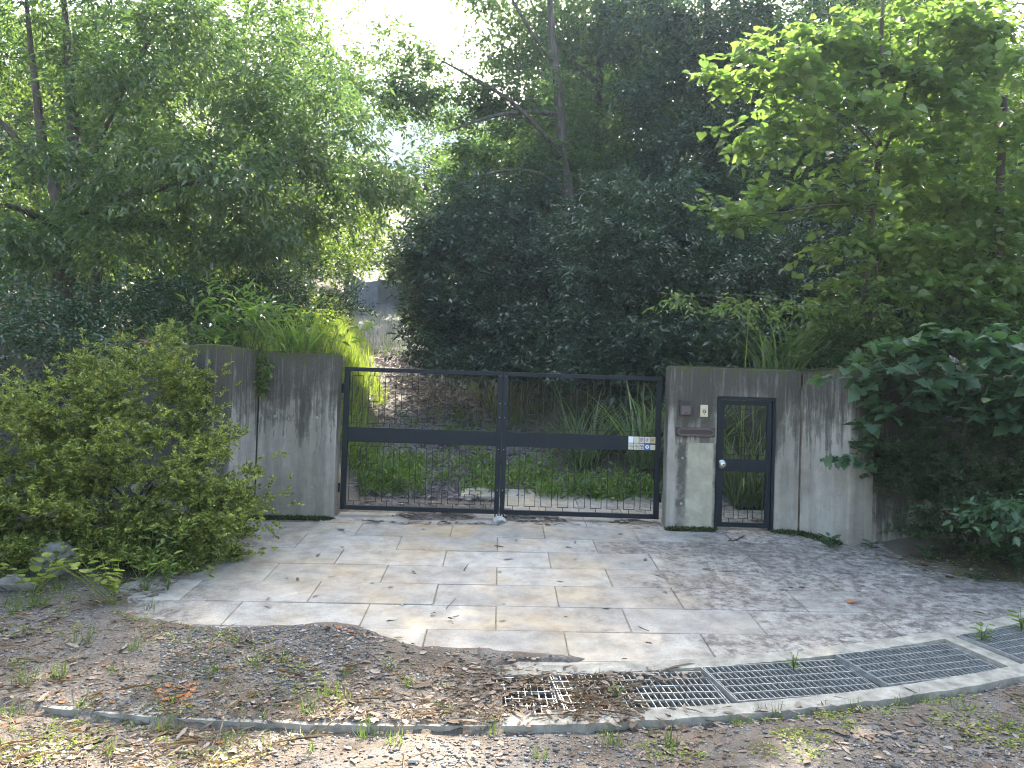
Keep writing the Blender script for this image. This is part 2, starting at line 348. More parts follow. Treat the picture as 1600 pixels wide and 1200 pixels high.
# ------------------------------------------------------------------ object helpers
def tag(o, label=None, cat=None, group=None, kind=None):
    if label: o['label'] = label
    if cat: o['category'] = cat
    if group: o['group'] = group
    if kind: o['kind'] = kind
    return o
def thing(name, loc, label, cat, group=None):
    o = bpy.data.objects.new(name, None); COL.objects.link(o); o.location = Vector([float(v) for v in loc]); o.empty_display_size = .2
    return tag(o, label, cat, group)
def link(name, me, mat, parent=None, loc=None):
    if mat and not me.materials: me.materials.append(MATS[mat])
    o = bpy.data.objects.new(name, me); COL.objects.link(o)
    if parent is not None: o.parent = parent
    if loc is not None: o.location = Vector([float(v) for v in loc])
    return o
def np_mesh(name, V, faces_flat, sizes, smooth=False):
    me = bpy.data.meshes.new(name); V = np.asarray(V, np.float32)
    me.vertices.add(len(V)); me.vertices.foreach_set('co', V.ravel())
    me.loops.add(len(faces_flat)); me.loops.foreach_set('vertex_index', np.asarray(faces_flat, np.int32))
    st = np.concatenate([[0], np.cumsum(sizes)[:-1]]).astype(np.int32)
    me.polygons.add(len(sizes)); me.polygons.foreach_set('loop_start', st)
    try: me.polygons.foreach_set('loop_total', np.asarray(sizes, np.int32))
    except Exception: pass
    if smooth: me.polygons.foreach_set('use_smooth', np.ones(len(sizes), bool))
    me.update(calc_edges=True); return me
def bm_mesh(name, bm, smooth=False):
    me = bpy.data.meshes.new(name); bm.normal_update(); bm.to_mesh(me); bm.free()
    if smooth:
        for p in me.polygons: p.use_smooth = True
    return me
def box_bm(bm, x0, x1, y0, y1, z0, z1):
    vs = [bm.verts.new(c) for c in ((x0, y0, z0), (x1, y0, z0), (x1, y1, z0), (x0, y1, z0), (x0, y0, z1), (x1, y0, z1), (x1, y1, z1), (x0, y1, z1))]
    for f in ((0, 3, 2, 1), (4, 5, 6, 7), (0, 1, 5, 4), (1, 2, 6, 5), (2, 3, 7, 6), (3, 0, 4, 7)): bm.faces.new([vs[i] for i in f])
def box(name, x0, x1, y0, y1, z0, z1, mat, parent=None, bev=0.0):
    bm = bmesh.new(); box_bm(bm, x0, x1, y0, y1, z0, z1)
    if bev: bmesh.ops.bevel(bm, geom=bm.edges[:] , offset=bev, segments=2, affect='EDGES', profile=.6)
    return link(name, bm_mesh(name, bm), mat, parent)
def prism_mesh(name, poly, z0, z1, bev=0.0):
    """upright prism; z0/z1 numbers or per-vertex lists"""
    n = len(poly); bm = bmesh.new()
    a = z0 if hasattr(z0, '__len__') else [z0] * n; b = z1 if hasattr(z1, '__len__') else [z1] * n
    lo = [bm.verts.new((float(p[0]), float(p[1]), float(a[i]))) for i, p in enumerate(poly)]; hi = [bm.verts.new((float(p[0]), float(p[1]), float(b[i]))) for i, p in enumerate(poly)]
    bm.faces.new(lo[::-1]); bm.faces.new(hi)
    for i in range(n): bm.faces.new((lo[i], lo[(i + 1) % n], hi[(i + 1) % n], hi[i]))
    bmesh.ops.recalc_face_normals(bm, faces=bm.faces[:])
    if bev: bmesh.ops.bevel(bm, geom=[e for e in bm.edges if all(v in hi or True for v in e.verts)], offset=bev, segments=1, affect='EDGES')
    return bm_mesh(name, bm)

# ------------------------------------------------------------------ ground
def lines(segs):
    out = []
    for a, b, s in segs: out.append(np.arange(a, b - 1e-6, s))
    return np.unique(np.round(np.concatenate(out), 4))
def build_ground():
    xs = lines([(-160, -40, 12), (-40, -10, 1.5), (-10, -4.6, .3), (-4.6, 5.6, .05), (5.6, 12, .3), (12, 40, 1.5), (40, 161, 12)])
    ys = lines([(-40, 0, 8), (0, 2.6, .4), (2.6, 9.8, .05), (9.8, 16, .12), (16, 42, .4), (42, 90, 3), (90, 260, 17)])
    X, Y = np.meshgrid(xs, ys); Z = ground_z(X, Y)
    V = np.stack([X.ravel(), Y.ravel(), Z.ravel()], 1); nx, ny = len(xs), len(ys)
    i = (np.arange(ny - 1)[:, None] * nx + np.arange(nx - 1)[None, :]).ravel()
    F = np.stack([i, i + 1, i + 1 + nx, i + nx], 1).ravel()
    me = np_mesh('ground', V, F, np.full(len(i), 4), True)
    at = me.attributes.new('green', 'FLOAT', 'POINT')
    off = np.abs(X - xd(Y)) - hw(Y) + .4
    g = np.clip(off, 0, 1) * sstep(Y, 9.6, 10.6); g = np.maximum(g, sstep(-X, 2.7, 3.6) * sstep(Y, 5.6, 7)); g = np.maximum(g, sstep(X, 3.8, 4.6) * sstep(Y, 6, 7.5))
    at.data.foreach_set('value', g.ravel().astype(np.float32))
    a2 = me.attributes.new('drive', 'FLOAT', 'POINT'); a2.data.foreach_set('value', (sstep(Y, 9.7, 10.6) * (1 - sstep(np.abs(X - xd(Y)), hw(Y) - .5, hw(Y)))).ravel().astype(np.float32))
    tag(link('ground', me, 'earth'), kind='structure')
build_ground()

# ------------------------------------------------------------------ paving
def clip_half(poly, p, n):
    out = []
    for i in range(len(poly)):
        a, b = np.array(poly[i]), np.array(poly[(i + 1) % len(poly)]); da, db = (a - p) @ n, (b - p) @ n
        if da >= 0: out.append(a)
        if (da >= 0) != (db >= 0): out.append(a + (b - a) * da / (da - db))
    return out
def build_paving():
    pv = bpy.data.objects.new('paving', None); COL.objects.link(pv); tag(pv, kind='structure')
    rng = random.Random(5); g = 0.004
    # mortar bed just under the slabs
    arcp = [arc(R_FAR + .01, math.radians(a))[:2] for a in np.linspace(-12, 30, 15)]
    for r in range(-3, 10):
        off = 0.0 if r % 2 == 0 else 0.5
        for c in range(-5, 6):
            u0, u1 = c + off, c + 1 + off
            gw = g / .9925; cs = [(u0 + g, r + gw * 2), (u1 - g, r + gw * 2), (u1 - g, r + 1 - gw * 2), (u0 + g, r + 1 - gw * 2)]
            poly = [(AP_T + AP_A * u + AP_B * v)[:2] for u, v in cs]
            poly = [np.array(q) for q in poly[::-1]]
            for k in range(len(arcp) - 1):
                p, q = arcp[k], arcp[k + 1]; d = q - p; nrm = np.array([-d[1], d[0]]); nrm /= np.linalg.norm(nrm)
                if poly: poly = clip_half(poly, p, nrm)
            if len(poly) < 3: continue
            cx, cy = np.mean(poly, 0)
            if cx < -4.3 or cx > 5.6 or (cy > 8.75 and (cx < -1.7 or cx > 3.1)) or cy > 10.6 or (cy > 9.25 and cx < -.3): continue
            ar = 0.5 * abs(sum(poly[i][0] * poly[(i + 1) % len(poly)][1] - poly[(i + 1) % len(poly)][0] * poly[i][1] for i in range(len(poly))))
            if ar < .01: continue
            dz = rng.uniform(-.0035, .0035); tx, ty = rng.uniform(-.004, .004), rng.uniform(-.006, .006)
            top = [zp(*q) + dz + tx * (q[0] - cx) + ty * (q[1] - cy) for q in poly]; cz = zp(cx, cy)
            me = prism_mesh('paver', [(q[0] - cx, q[1] - cy) for q in poly], [t - cz - .06 for t in top], [t - cz for t in top], .004)
            link('paver', me, 'granite', pv, (cx, cy, cz))
    bed = [arc(R_FAR, math.radians(a))[:2] for a in np.linspace(-8, 28, 12)] + [np.array(q) for q in ((4.6, 8.2), (3.6, 8.1), (3.2, 8.62), (1.8, 8.62), (1.8, 10.4), (-.1, 10.4), (-.1, 9.3), (-1.9, 9.3), (-1.9, 8.7), (-2.8, 8.7), (-2.85, 7.2))]
    me = prism_mesh('joint_sand', bed, [zp(*q) - .05 for q in bed], [zp(*q) - .007 for q in bed]); link('joint_sand', me, 'joint_soil', pv)
build_paving()

# ------------------------------------------------------------------ drain
def build_drain():
    dr = bpy.data.objects.new('drain', None); COL.objects.link(dr); tag(dr, kind='structure')
    rad = math.radians
    def ring(name, ra, rb, p0, p1, z0, z1, mat, n=44, wob=0.0, seed=1):
        bm = bmesh.new(); rows = []; rg = random.Random(seed)
        for i in range(n + 1):
            ph = rad(p0 + (p1 - p0) * i / n); w = rg.uniform(-wob, wob); w2 = rg.uniform(-wob, wob) * .4
            a, b = arc(ra + w2, ph), arc(rb + w, ph)
            rows.append([bm.verts.new((a[0], a[1], a[2] + z0)), bm.verts.new((a[0], a[1], a[2] + z1)), bm.verts.new((b[0], b[1], b[2] + z1 + w2)), bm.verts.new((b[0], b[1], b[2] + z0))])
        for i in range(n):
            for k in range(4): bm.faces.new((rows[i][k], rows[i + 1][k], rows[i + 1][(k + 1) % 4], rows[i][(k + 1) % 4]))
        bm.faces.new(rows[0][::-1]); bm.faces.new(rows[-1]); bmesh.ops.recalc_face_normals(bm, faces=bm.faces[:])
        return link(name, bm_mesh(name, bm), mat, dr)
    ring('curb', R_FAR, R_G0, -9, 31, -.42, .006, 'curb_concrete', 130, .004, 3)
    ring('curb', R_G1, R_NEAR, -9, 31, -.42, .008, 'curb_concrete', 130, .007, 4)
    ring('channel_floor', R_G0 - .02, R_G1 + .02, -3, 31, -.45, -.20, 'channel_mud')
    a0, a1 = rad(21.85), rad(22.45)
    poly = [arc(R_G0, a0), arc(R_G1, a0), arc(R_G1, a1), arc(R_G0, a1)]
    link('cross_wall', prism_mesh('cross_wall', [q[:2] for q in poly], [q[2] - .4 for q in poly], [q[2] + .004 for q in poly]), 'curb_concrete', dr)
    bm = bmesh.new(); box_bm(bm, -.0028, .0028, -.23, .23, -.03, 0); bar = bm_mesh('grate_bar', bm); bar.materials.append(MATS['galvanised'])
    names = [('leftmost steel drain grate, half buried under dead leaves and straw'), ('steel drain grate with a leafy sprig at its left, litter along its far edge'), ('steel drain grate between the two plain seams, with a small weed near its left'), ('steel drain grate that ends at the mossy concrete cross wall'), ('rightmost steel drain grate, beyond the mossy cross wall at the frame edge')]
    for i, (p0, p1) in enumerate([(1.0, 6.2), (6.2, 11.4), (11.4, 16.6), (16.6, 21.75), (22.5, 27.7)]):
        pc = rad((p0 + p1) / 2); c = arc((R_G0 + R_G1) / 2, pc, 0.0)
        g = thing('drain_grate', c, names[i], 'drain grate', 'steel grates over the drain'); g.rotation_euler = (math.atan(.094), 0, pc)
        L = 2 * 11.355 * math.tan(rad(p1 - p0) / 2) - .006; n = 25
        for k in range(n):
            b = link('bearing_bar', bar, None, g, (-L / 2 + L * (k + .5) / n, 0, 0))
        bm = bmesh.new(); box_bm(bm, -L / 2, L / 2, -.004, .004, -.012, .003); rb = bm_mesh('cross_bar', bm); rb.materials.append(MATS['galvanised'])
        for y in (-.228, -.135, -.045, .045, .135, .228): link('cross_bar', rb, None, g, (0, y, 0))
        bm = bmesh.new(); box_bm(bm, -.004, .004, -.232, .232, -.035, .002); eb = bm_mesh('end_bar', bm); eb.materials.append(MATS['galvanised'])
        for x in (-L / 2 + .004, L / 2 - .004): link('end_bar', eb, None, g, (x, 0, 0))
build_drain()

# ------------------------------------------------------------------ walls
def wall_panel(name, p, q, thick, z0, z1, mat, parent, base, mitre=(0, 0)):
    """panel standing on the line p-q (front face), thickness to the back; vertices local to base"""
    p, q = np.array(p, float), np.array(q, float); d = (q - p) / np.linalg.norm(q - p); n = np.array([-d[1], d[0]])
    if n[1] < 0: n = -n
    poly = [p, q, q + n * thick + d * mitre[1], p + n * thick + d * mitre[0]]
    cx = np.array(base[:2]); me = prism_mesh(name, [v - cx for v in poly], z0 - base[2], z1 - base[2], .008)
    return link(name, me, mat, parent)
def build_walls():
    T = .23; top = 1.835
    L = thing('concrete_wall', (-1.985, 8.75, -.03), 'stained concrete retaining wall left of the driveway gate, behind the azalea', 'wall')
    b = L.location
    wall_panel('pier_panel', (-2.876, 8.75), (-1.985, 8.75), T, -.25, top, 'concrete_plain', L, b)
    wall_panel('wing_panel', (-3.05, 7.87), (-2.884, 8.745), T, -.35, top + .01, 'concrete_plain', L, b, (-.0, .22))
    wall_panel('return_panel', (-6.2, 10.52), (-3.06, 7.875), T, -.4, top + .012, 'concrete_stain_shade', L, b, (0, -.02))
    R = thing('concrete_wall', (1.775, 8.66, -.03), 'stained concrete wall right of the driveway gate, holding the letter slot and small gate', 'wall')
    b = R.location
    # front panel with the opening for the small gate
    x0, x1, h0, h1, hz = 0, 3.262 - 1.775, 2.325 - 1.775, 2.985 - 1.775, 1.485 + .03
    z0, z1 = -.25, 1.81 + .03
    bm = bmesh.new(); out = [(x0, z0), (h0, z0), (h0, hz), (h1, hz), (h1, z0), (x1, z0), (x1, z1), (x0, z1)]
    fr = [bm.verts.new((x, 0, z)) for x, z in out]; bk = [bm.verts.new((x, T, z)) for x, z in out]
    for ring_ in (fr, bk):
        a = ring_; qs = [(a[0], a[1], a[2], a[7]), (a[2], a[3], a[6], a[7]), (a[3], a[4], a[5], a[6])]
        for f in qs: bm.faces.new(f)
    for i in range(8): bm.faces.new((fr[i], fr[(i + 1) % 8], bk[(i + 1) % 8], bk[i]))
    bmesh.ops.recalc_face_normals(bm, faces=bm.faces[:])
    bmesh.ops.bevel(bm, geom=[e for e in bm.edges if not (abs(e.verts[0].co.y - e.verts[1].co.y) < 1e-6 and len(e.link_faces) == 2 and e.calc_face_angle(0) < .1)], offset=.007, segments=1, affect='EDGES')
    link('gate_panel', bm_mesh('gate_panel', bm), 'concrete_slot', R)
    wall_panel('wing_panel', (3.272, 8.655), (3.61, 8.17), T, -.35, top - .01, 'concrete_plain', R, b, (.1, .14))
    wall_panel('return_panel', (3.616, 8.178), (8.0, 9.2), T, -.4, top - .005, 'concrete_stain_shade', R, b, (.06, 0))
    # form-tie holes
    bm = bmesh.new(); bmesh.ops.create_cone(bm, segments=14, radius1=.016, radius2=.013, depth=.006, cap_ends=True); me = bm_mesh('tie_plug', bm); me.materials.append(MATS['curb_concrete'])
    for x, z in ((.17, .78), (.17, .27), (.46, .24), (.18, 1.05)):
        o = link('tie_plug', me, None, R, (x, -.001, z + .03)); o.rotation_euler = (math.pi / 2, 0, 0)
    for x, z in ((-.22, 1.1), (-.75, .5), (-.25, .3), (-.7, 1.1)):
        o = link('tie_plug', me, None, L, (x, -.001, z + .03)); o.rotation_euler = (math.pi / 2, 0, 0)
    return L, R
WALL_L, WALL_R = build_walls()

# ------------------------------------------------------------------ gates
def ring_mesh(w, h, t=.0072, d=.0072):
    bm = bmesh.new(); o = [(-w / 2, 0), (w / 2, 0), (w / 2, h), (-w / 2, h)]; i = [(-w / 2 + t, t), (w / 2 - t, t), (w / 2 - t, h - t), (-w / 2 + t, h - t)]
    v = [[bm.verts.new((x, y, z)) for x, z in r] for y in (-d / 2, d / 2) for r in (o, i)]
    for k in range(4):
        n = (k + 1) % 4
        bm.faces.new((v[0][k], v[0][n], v[1][n], v[1][k])); bm.faces.new((v[2][k], v[3][k], v[3][n], v[2][n]))
        bm.faces.new((v[0][k], v[2][k], v[2][n], v[0][n])); bm.faces.new((v[1][k], v[1][n], v[3][n], v[3][k]))
    me = bm_mesh('grille_loop', bm); me.materials.append(MATS['iron_bar']); return me
RC, SCH = {}, {}
def grille_column(parent, x, z0, z1, kind, w, y=0.0, stub_lo=True, stub_hi=True):
    """rectangular loops stacked between two rails and joined by short pins"""
    H = z1 - z0; e = .045
    cuts = {'tall': [(e, H - e)], 'two_low': [(e, e + .26 * H), (.40 * H, H - e)], 'two_high': [(e, .56 * H), (.66 * H, H - e)], 'three': [(e, .22 * H), (.32 * H, .62 * H), (.72 * H, H - e)], 'two_mid': [(e, .36 * H), (.46 * H, H - e)]}[kind]
    def pin(a, b):
        k = round(b - a, 3)
        if k not in SCH:
            bm = bmesh.new(); box_bm(bm, -.0036, .0036, -.0036, .0036, 0, k); me = bm_mesh('grille_pin', bm); me.materials.append(MATS['iron_bar']); SCH[k] = me
        link('grille_pin', SCH[k], None, parent, (x, y, z0 + a))
    prev = 0.0
    for a, b in cuts:
        k = (w, round(b - a, 3))
        if k not in RC: RC[k] = ring_mesh(w, k[1])
        link('grille_loop', RC[k], None, parent, (x, y, z0 + a)); pin(prev, a); prev = b
    pin(prev, H)
def build_gate():
    zt, zb, zm0, zm1 = 1.695, .045, .83, 1.0; G = []
    Y = 8.93
    for side, (xa, xb) in enumerate(((-1.945, -.105), (-.100, 1.745))):
        nm = ['left leaf of the black steel driveway gate, plain middle band', 'right leaf of the black steel driveway gate, small plates on its middle band'][side]
        g = thing('gate_leaf', (xa, Y, zb), nm, 'gate', 'leaves of the driveway gate'); g.rotation_euler = (0, 0, .004)
        W = xb - xa; H = zt - zb; s = .058
        box('stile', 0, s, -.03, .03, 0, H, 'gate_paint', g, .003); box('stile', W - s, W, -.03, .03, 0, H, 'gate_paint', g, .003)
        box('top_rail', s, W - s, -.028, .028, H - .048, H - .001, 'gate_paint', g, .003); box('bottom_rail', s, W - s, -.028, .028, .001, .052, 'gate_paint', g, .003)
        box('middle_band', s, W - s, -.02, .02, zm0 - zb, zm1 - zb, 'gate_paint', g, .003)
        n = 9; pitch = (W - 2 * s) / n; w = round(pitch * .68, 3)
        up = ['tall', 'three', 'tall', 'two_low', 'tall', 'three', 'tall', 'two_mid', 'tall']; lo = ['tall', 'two_mid', 'tall', 'two_low', 'tall', 'two_high', 'tall', 'two_low', 'tall']
        if side == 0: up = ['tall', 'two_mid', 'tall', 'three', 'tall', 'two_low', 'tall', 'two_high', 'tall']; lo = ['tall', 'two_high', 'tall', 'two_low', 'tall', 'two_mid', 'tall', 'three', 'tall']
        for i in range(n):
            x = s + pitch * (i + .5)
            grille_column(g, x, zm1 - zb - .001, H - .047, up[i], w); grille_column(g, x, .051, zm0 - zb + .001, lo[i], w)
        # meeting stile screws and drop bolt
        mx = W - .028 if side == 0 else .028
        bm = bmesh.new(); bmesh.ops.create_uvsphere(bm, u_segments=8, v_segments=5, radius=.006); sm = bm_mesh('screw', bm, True); sm.materials.append(MATS['steel'])
        for z in (.28, .75, 1.12, 1.28, 1.6): link('screw', sm, None, g, (mx, -.031, z))
        bm = bmesh.new(); bmesh.ops.create_cone(bm, segments=10, radius1=.008, radius2=.008, depth=.09, cap_ends=True); dm = bm_mesh('drop_bolt', bm); dm.materials.append(MATS['iron_bar'])
        for q in (-.015, .02): link('drop_bolt', dm, None, g, (mx + q, -.034, -.03))
        hx = -.018 if side == 0 else W + .014
        for z in (.25, 1.4):
            bm = bmesh.new(); bmesh.ops.create_cone(bm, segments=10, radius1=.012, radius2=.012, depth=.11, cap_ends=True); link('hinge', bm_mesh('hinge', bm), 'gate_paint', g, (hx, -.01, z))
        G.append(g)
        if side == 1:
            # ten small plates at the hinge end of the band
            def disc(nm, r0_, r1_, m, par, x, z, y, seg=16, a0=0, a1=math.tau):
                bm = bmesh.new(); k = seg; vi = []; 
                for i in range(k + 1):
                    a = a0 + (a1 - a0) * i / k; vi.append((bm.verts.new((math.cos(a) * r0_, 0, math.sin(a) * r0_)), bm.verts.new((math.cos(a) * r1_, 0, math.sin(a) * r1_))))
                for i in range(k): bm.faces.new((vi[i][0], vi[i][1], vi[i + 1][1], vi[i + 1][0]))
                return link(nm, bm_mesh(nm, bm), m, par, (x, y, z))
            cols = [['plate_white', 'plate_cream', 'plate_grey', 'plate_pink', 'plate_yellow'], ['plate_yellow', 'plate_cream', 'plate_grey', 'plate_blue', 'plate_cream']]
            lab = [['blank white plate', 'blank cream plate', 'grey plate with a ring mark', 'pale pink plate with a ring mark', 'yellow plate with a ring mark'], ['pale plate with a yellow border and ring mark', 'cream plate with a dark ring mark', 'grey plate with a ring mark', 'blue plate with a white disc', 'small cream plate, set lower']]
            x0 = W - s - .318; pw, ph = .058, .073
            for r in range(2):
                for c in range(5):
                    x = x0 + .0635 * c + .03; z = (zm1 - zb - .043 - .079 * r) - .004 * (c > 2) * r
                    hh = ph if not (r == 1 and c == 4) else .06
                    bm = bmesh.new(); box_bm(bm, -pw / 2, pw / 2, -.004, 0, -hh / 2, hh / 2); o = link('plate', bm_mesh('plate', bm), cols[r][c], g, (x, -.0205, z)); o['label'] = lab[r][c]
                    if r == 1 and c in (0,):
                        bm = bmesh.new(); box_bm(bm, -.024, .024, -.001, 0, -.031, .031); link('plate_field', bm_mesh('plate_field', bm), 'plate_pink', o, (0, -.0045, 0))
                    if r == 1 and c == 3:
                        disc('white_disc', 0, .023, 'plate_white', o, 0, .004, -.0048); disc('mark', 0, .010, 'ink_brown', o, 0, .004, -.0056)
                    elif (r, c) not in ((0, 0), (0, 1), (1, 4)):
                        ik = ['ink', 'ink_blue', 'ink_brown'][(r + c) % 3]
                        disc('ring_mark', .017, .0225, ik, o, 0, -.001, -.0062, 16, .5 if r == 0 else -2.2, .5 + 4.4 if r == 0 else 3.1); disc('mark', 0, .009, 'ink', o, 0, .001, -.0062)
                    elif (r, c) != (0, 0) and c == 4: disc('mark', .007, .011, 'plate_grey', o, .004, 0, -.0050)
    return G
build_gate()
def build_small_gate():
    Xa, Xb, Y, Z0, Z1 = 2.325, 2.985, 8.70, -.015, 1.483
    g = thing('pedestrian_gate', (Xa, Y, Z0), 'narrow black steel gate with round knob set in the right concrete wall', 'gate')
    W, H = Xb - Xa - .004, Z1 - Z0 - .003; f = .03
    box('frame_jamb', .002, f, -.05, .05, 0, H, 'gate_paint', g, .002); box('frame_jamb', W - f, W, -.05, .05, 0, H, 'gate_paint', g, .002)
    box('frame_head', f, W - f, -.049, .049, H - .03, H - .001, 'gate_paint', g, .002)
    a, b = f + .004, W - f - .004; s = .052; t = H - .035; bo = .035
    box('stile', a, a + s, -.022, .018, bo, t, 'gate_paint', g, .002); box('stile', b - s, b, -.022, .018, bo, t, 'gate_paint', g, .002)
    box('top_rail', a + s, b - s, -.021, .017, t - .05, t - .001, 'gate_paint', g, .002); box('bottom_rail', a + s, b - s, -.021, .017, bo + .001, bo + .05, 'gate_paint', g, .002)
    m0, m1 = .66, .80; box('lock_band', a + s, b - s, -.020, .016, m0, m1, 'gate_paint', g, .002)
    p = (b - a - 2 * s) / 3; w = round(p * .7, 3)
    for i, (u, l) in enumerate((('tall', 'two_low'), ('three', 'two_low'), ('tall', 'tall'))):
        x = a + s + p * (i + .5); grille_column(g, x, m1 - .001, t - .049, u, w); grille_column(g, x, bo + .049, m0 + .001, l, w)
    def turned(nm, prof, m, par, loc):
        bm = bmesh.new(); k = 20; rows = []
        for r, y in prof: rows.append([bm.verts.new((r * math.cos(i * math.tau / k), y, r * math.sin(i * math.tau / k))) for i in range(k)])
        for q in range(len(rows) - 1):
            for i in range(k): bm.faces.new((rows[q][i], rows[q][(i + 1) % k], rows[q + 1][(i + 1) % k], rows[q + 1][i]))
        bm.faces.new(rows[-1]); bmesh.ops.recalc_face_normals(bm, faces=bm.faces[:]); return link(nm, bm_mesh(nm, bm, True), m, par, loc)
    kn = turned('knob', [(.05, 0), (.05, -.006), (.045, -.010), (.018, -.012), (.018, -.035), (.032, -.042), (.036, -.055), (.030, -.066), (.012, -.069)], 'steel', g, (a + .036, -.022, (m0 + m1) / 2 + .01))
    turned('keyhole', [(.010, 0), (.010, -.003)], 'black_plastic', kn, (0, -.0685, 0))
build_small_gate()
def build_wall_fittings():
    Y = 8.66
    # intercom
    c = px(1071, 637, Y); g = thing('intercom', c, 'dark bronze intercom box on the right wall, left of the cream box', 'intercom')
    box('housing', -.068, .068, -.035, .002, -.09, .09, 'bronze', g, .006)
    box('window', -.048, .048, -.0375, -.034, .028, .072, 'smoked_glass', g, .001); box('speaker_panel', -.05, .05, -.0372, -.034, -.075, .018, 'bronze_light', g, .001)
    bt = box('call_button', -.013, .013, -.042, -.0365, -.062, -.048, 'black_plastic', g, .002)
    for i in range(4): box('window_bar', -.04, .04, -.0385, -.0370, .034 + .009 * i, .037 + .009 * i, 'black_plastic', g)
    # cream box
    c = px(1099.5, 642, Y); g = thing('call_box', c, 'small cream plastic box with a black sensor on the right wall', 'call box')
    box('cover', -.043, .043, -.030, .002, -.068, .068, 'cream_plastic', g, .007)
    box('sensor', -.020, .020, -.033, -.0295, -.02, .006, 'black_plastic', g, .002); box('lens', -.010, .006, -.0350, -.0325, -.013, -.001, 'plate_grey', g, .001)
    box('keyhole', -.006, .006, -.0312, -.0295, -.042, -.030, 'black_plastic', g, .001); box('label_strip', -.018, .018, -.0309, -.0299, .018, .024, 'bronze_light', g)
    bm = bmesh.new(); bmesh.ops.create_cone(bm, segments=12, radius1=.006, radius2=.006, depth=.004, cap_ends=True); o = link('screw', bm_mesh('screw', bm), 'steel', g, (0, -.031, .046)); o.rotation_euler = (math.pi / 2, 0, 0)
    # letter slot
    c = px(1086, 675, Y); g = thing('letter_slot', c, 'wide bronze letter slot with rounded ends in the right wall', 'letter slot')
    def pill(nm, hw, hh, y0, y1, m, hole=None):
        def out(w, h, k=10):
            r = h; pts = []
            for s_, a0 in ((1, -math.pi / 2), (-1, math.pi / 2)):
                for i in range(k + 1):
                    a = a0 + math.pi * i / k; pts.append((s_ * 0 + (w - r if s_ > 0 else -(w - r)) + r * math.cos(a), r * math.sin(a)))
            return pts
        o = out(hw, hh); bm = bmesh.new(); f = [bm.verts.new((x, y0, z)) for x, z in o]; b_ = [bm.verts.new((x, y1, z)) for x, z in o]; n = len(o)
        for i in range(n): bm.faces.new((f[i], f[(i + 1) % n], b_[(i + 1) % n], b_[i]))
        if hole:
            h = out(*hole); hf = [bm.verts.new((x, y0, z)) for x, z in h]; hb = [bm.verts.new((x, y1, z)) for x, z in h]
            for i in range(n):
                j = (i + 1) % n; bm.faces.new((f[i], f[j], hf[j], hf[i])); bm.faces.new((hf[i], hf[j], hb[j], hb[i]))
        else: bm.faces.new(f)
        bmesh.ops.recalc_face_normals(bm, faces=bm.faces[:]); return link(nm, bm_mesh(nm, bm), m, g)
    box('surround', -.222, .222, -.012, .002, -.052, .052, 'bronze', g, .01)
    pill('hood', .205, .046, -.045, -.0115, 'bronze_light', (.188, .026))
    pill('flap', .186, .025, -.022, -.012, 'bronze')
build_wall_fittings()

# ------------------------------------------------------------------ foliage engine
SHAPES = {
    # (t along, s across, h lift), polygons
    'lance': ([(0, 0, 0), (.38, -.5, .10), (.38, .5, .10), (1, 0, -.06)], [(0, 1, 3), (0, 3, 2)]),
    'oval': ([(0, 0, 0), (.28, -.46, .10), (.72, -.36, .08), (1, 0, -.06), (.72, .36, .08), (.28, .46, .10)], [(0, 1, 2, 3), (0, 3, 4, 5)]),
    'broad': ([(.0, 0, 0), (-.06, -.22, .05), (.14, -.48, .10), (.36, -.50, .12), (.60, -.34, .09), (.80, -.16, .03), (1, 0, -.08), (.80, .16, .03), (.60, .34, .09), (.36, .50, .12), (.14, .48, .10), (-.06, .22, .05)], [(0, 1, 2, 3, 4, 5, 6), (0, 6, 7, 8, 9, 10, 11)]),
    'lobed': ([(0, 0, 0), (-.08, -.24, .04), (.06, -.52, .08), (.30, -.46, .10), (.34, -.26, .05), (.56, -.40, .07), (.74, -.22, .02), (1, 0, -.10), (.74, .22, .02), (.56, .40, .07), (.34, .26, .05), (.30, .46, .10), (.06, .52, .08), (-.08, .24, .04)], [(0, 1, 2, 3, 4), (0, 4, 5, 6, 7), (0, 7, 8, 9, 10), (0, 10, 11, 12, 13)]),
    'dead': ([(0, 0, 0), (.28, -.5, .03), (.72, -.42, .07), (1, 0, .03), (.72, .42, .0), (.28, .5, .04)], [(0, 1, 2, 3), (0, 3, 4, 5)]),
    'blade': ([(0, -.5, 0), (0, .5, 0), (.35, -.45, .16), (.35, .45, .16), (.7, -.3, .14), (.7, .3, .14), (1, 0, -.05)], [(0, 1, 3, 2), (2, 3, 5, 4), (4, 5, 6)]),
}
def unit(v): return v / np.maximum(np.linalg.norm(v, axis=-1, keepdims=True), 1e-9)
def leaf_cloud(name, P, D, N, L, W, shape):
    D = unit(D); S = unit(np.cross(D, N)); N = np.cross(S, D)
    pts, polys = SHAPES[shape]; k = len(pts); n = len(P)
    T = np.array(pts); V = P[:, None, :] + D[:, None, :] * (T[None, :, 0:1] * L[:, None, None]) + S[:, None, :] * (T[None, :, 1:2] * W[:, None, None]) + N[:, None, :] * (T[None, :, 2:3] * L[:, None, None])
    base = (np.arange(n) * k)[:, None]
    flat = np.concatenate([q for q in [np.array(p) for p in polys]]); F = (base + flat[None, :]).ravel()
    sizes = np.tile(np.array([len(p) for p in polys]), n)
    return np_mesh(name, V.reshape(-1, 3), F, sizes)
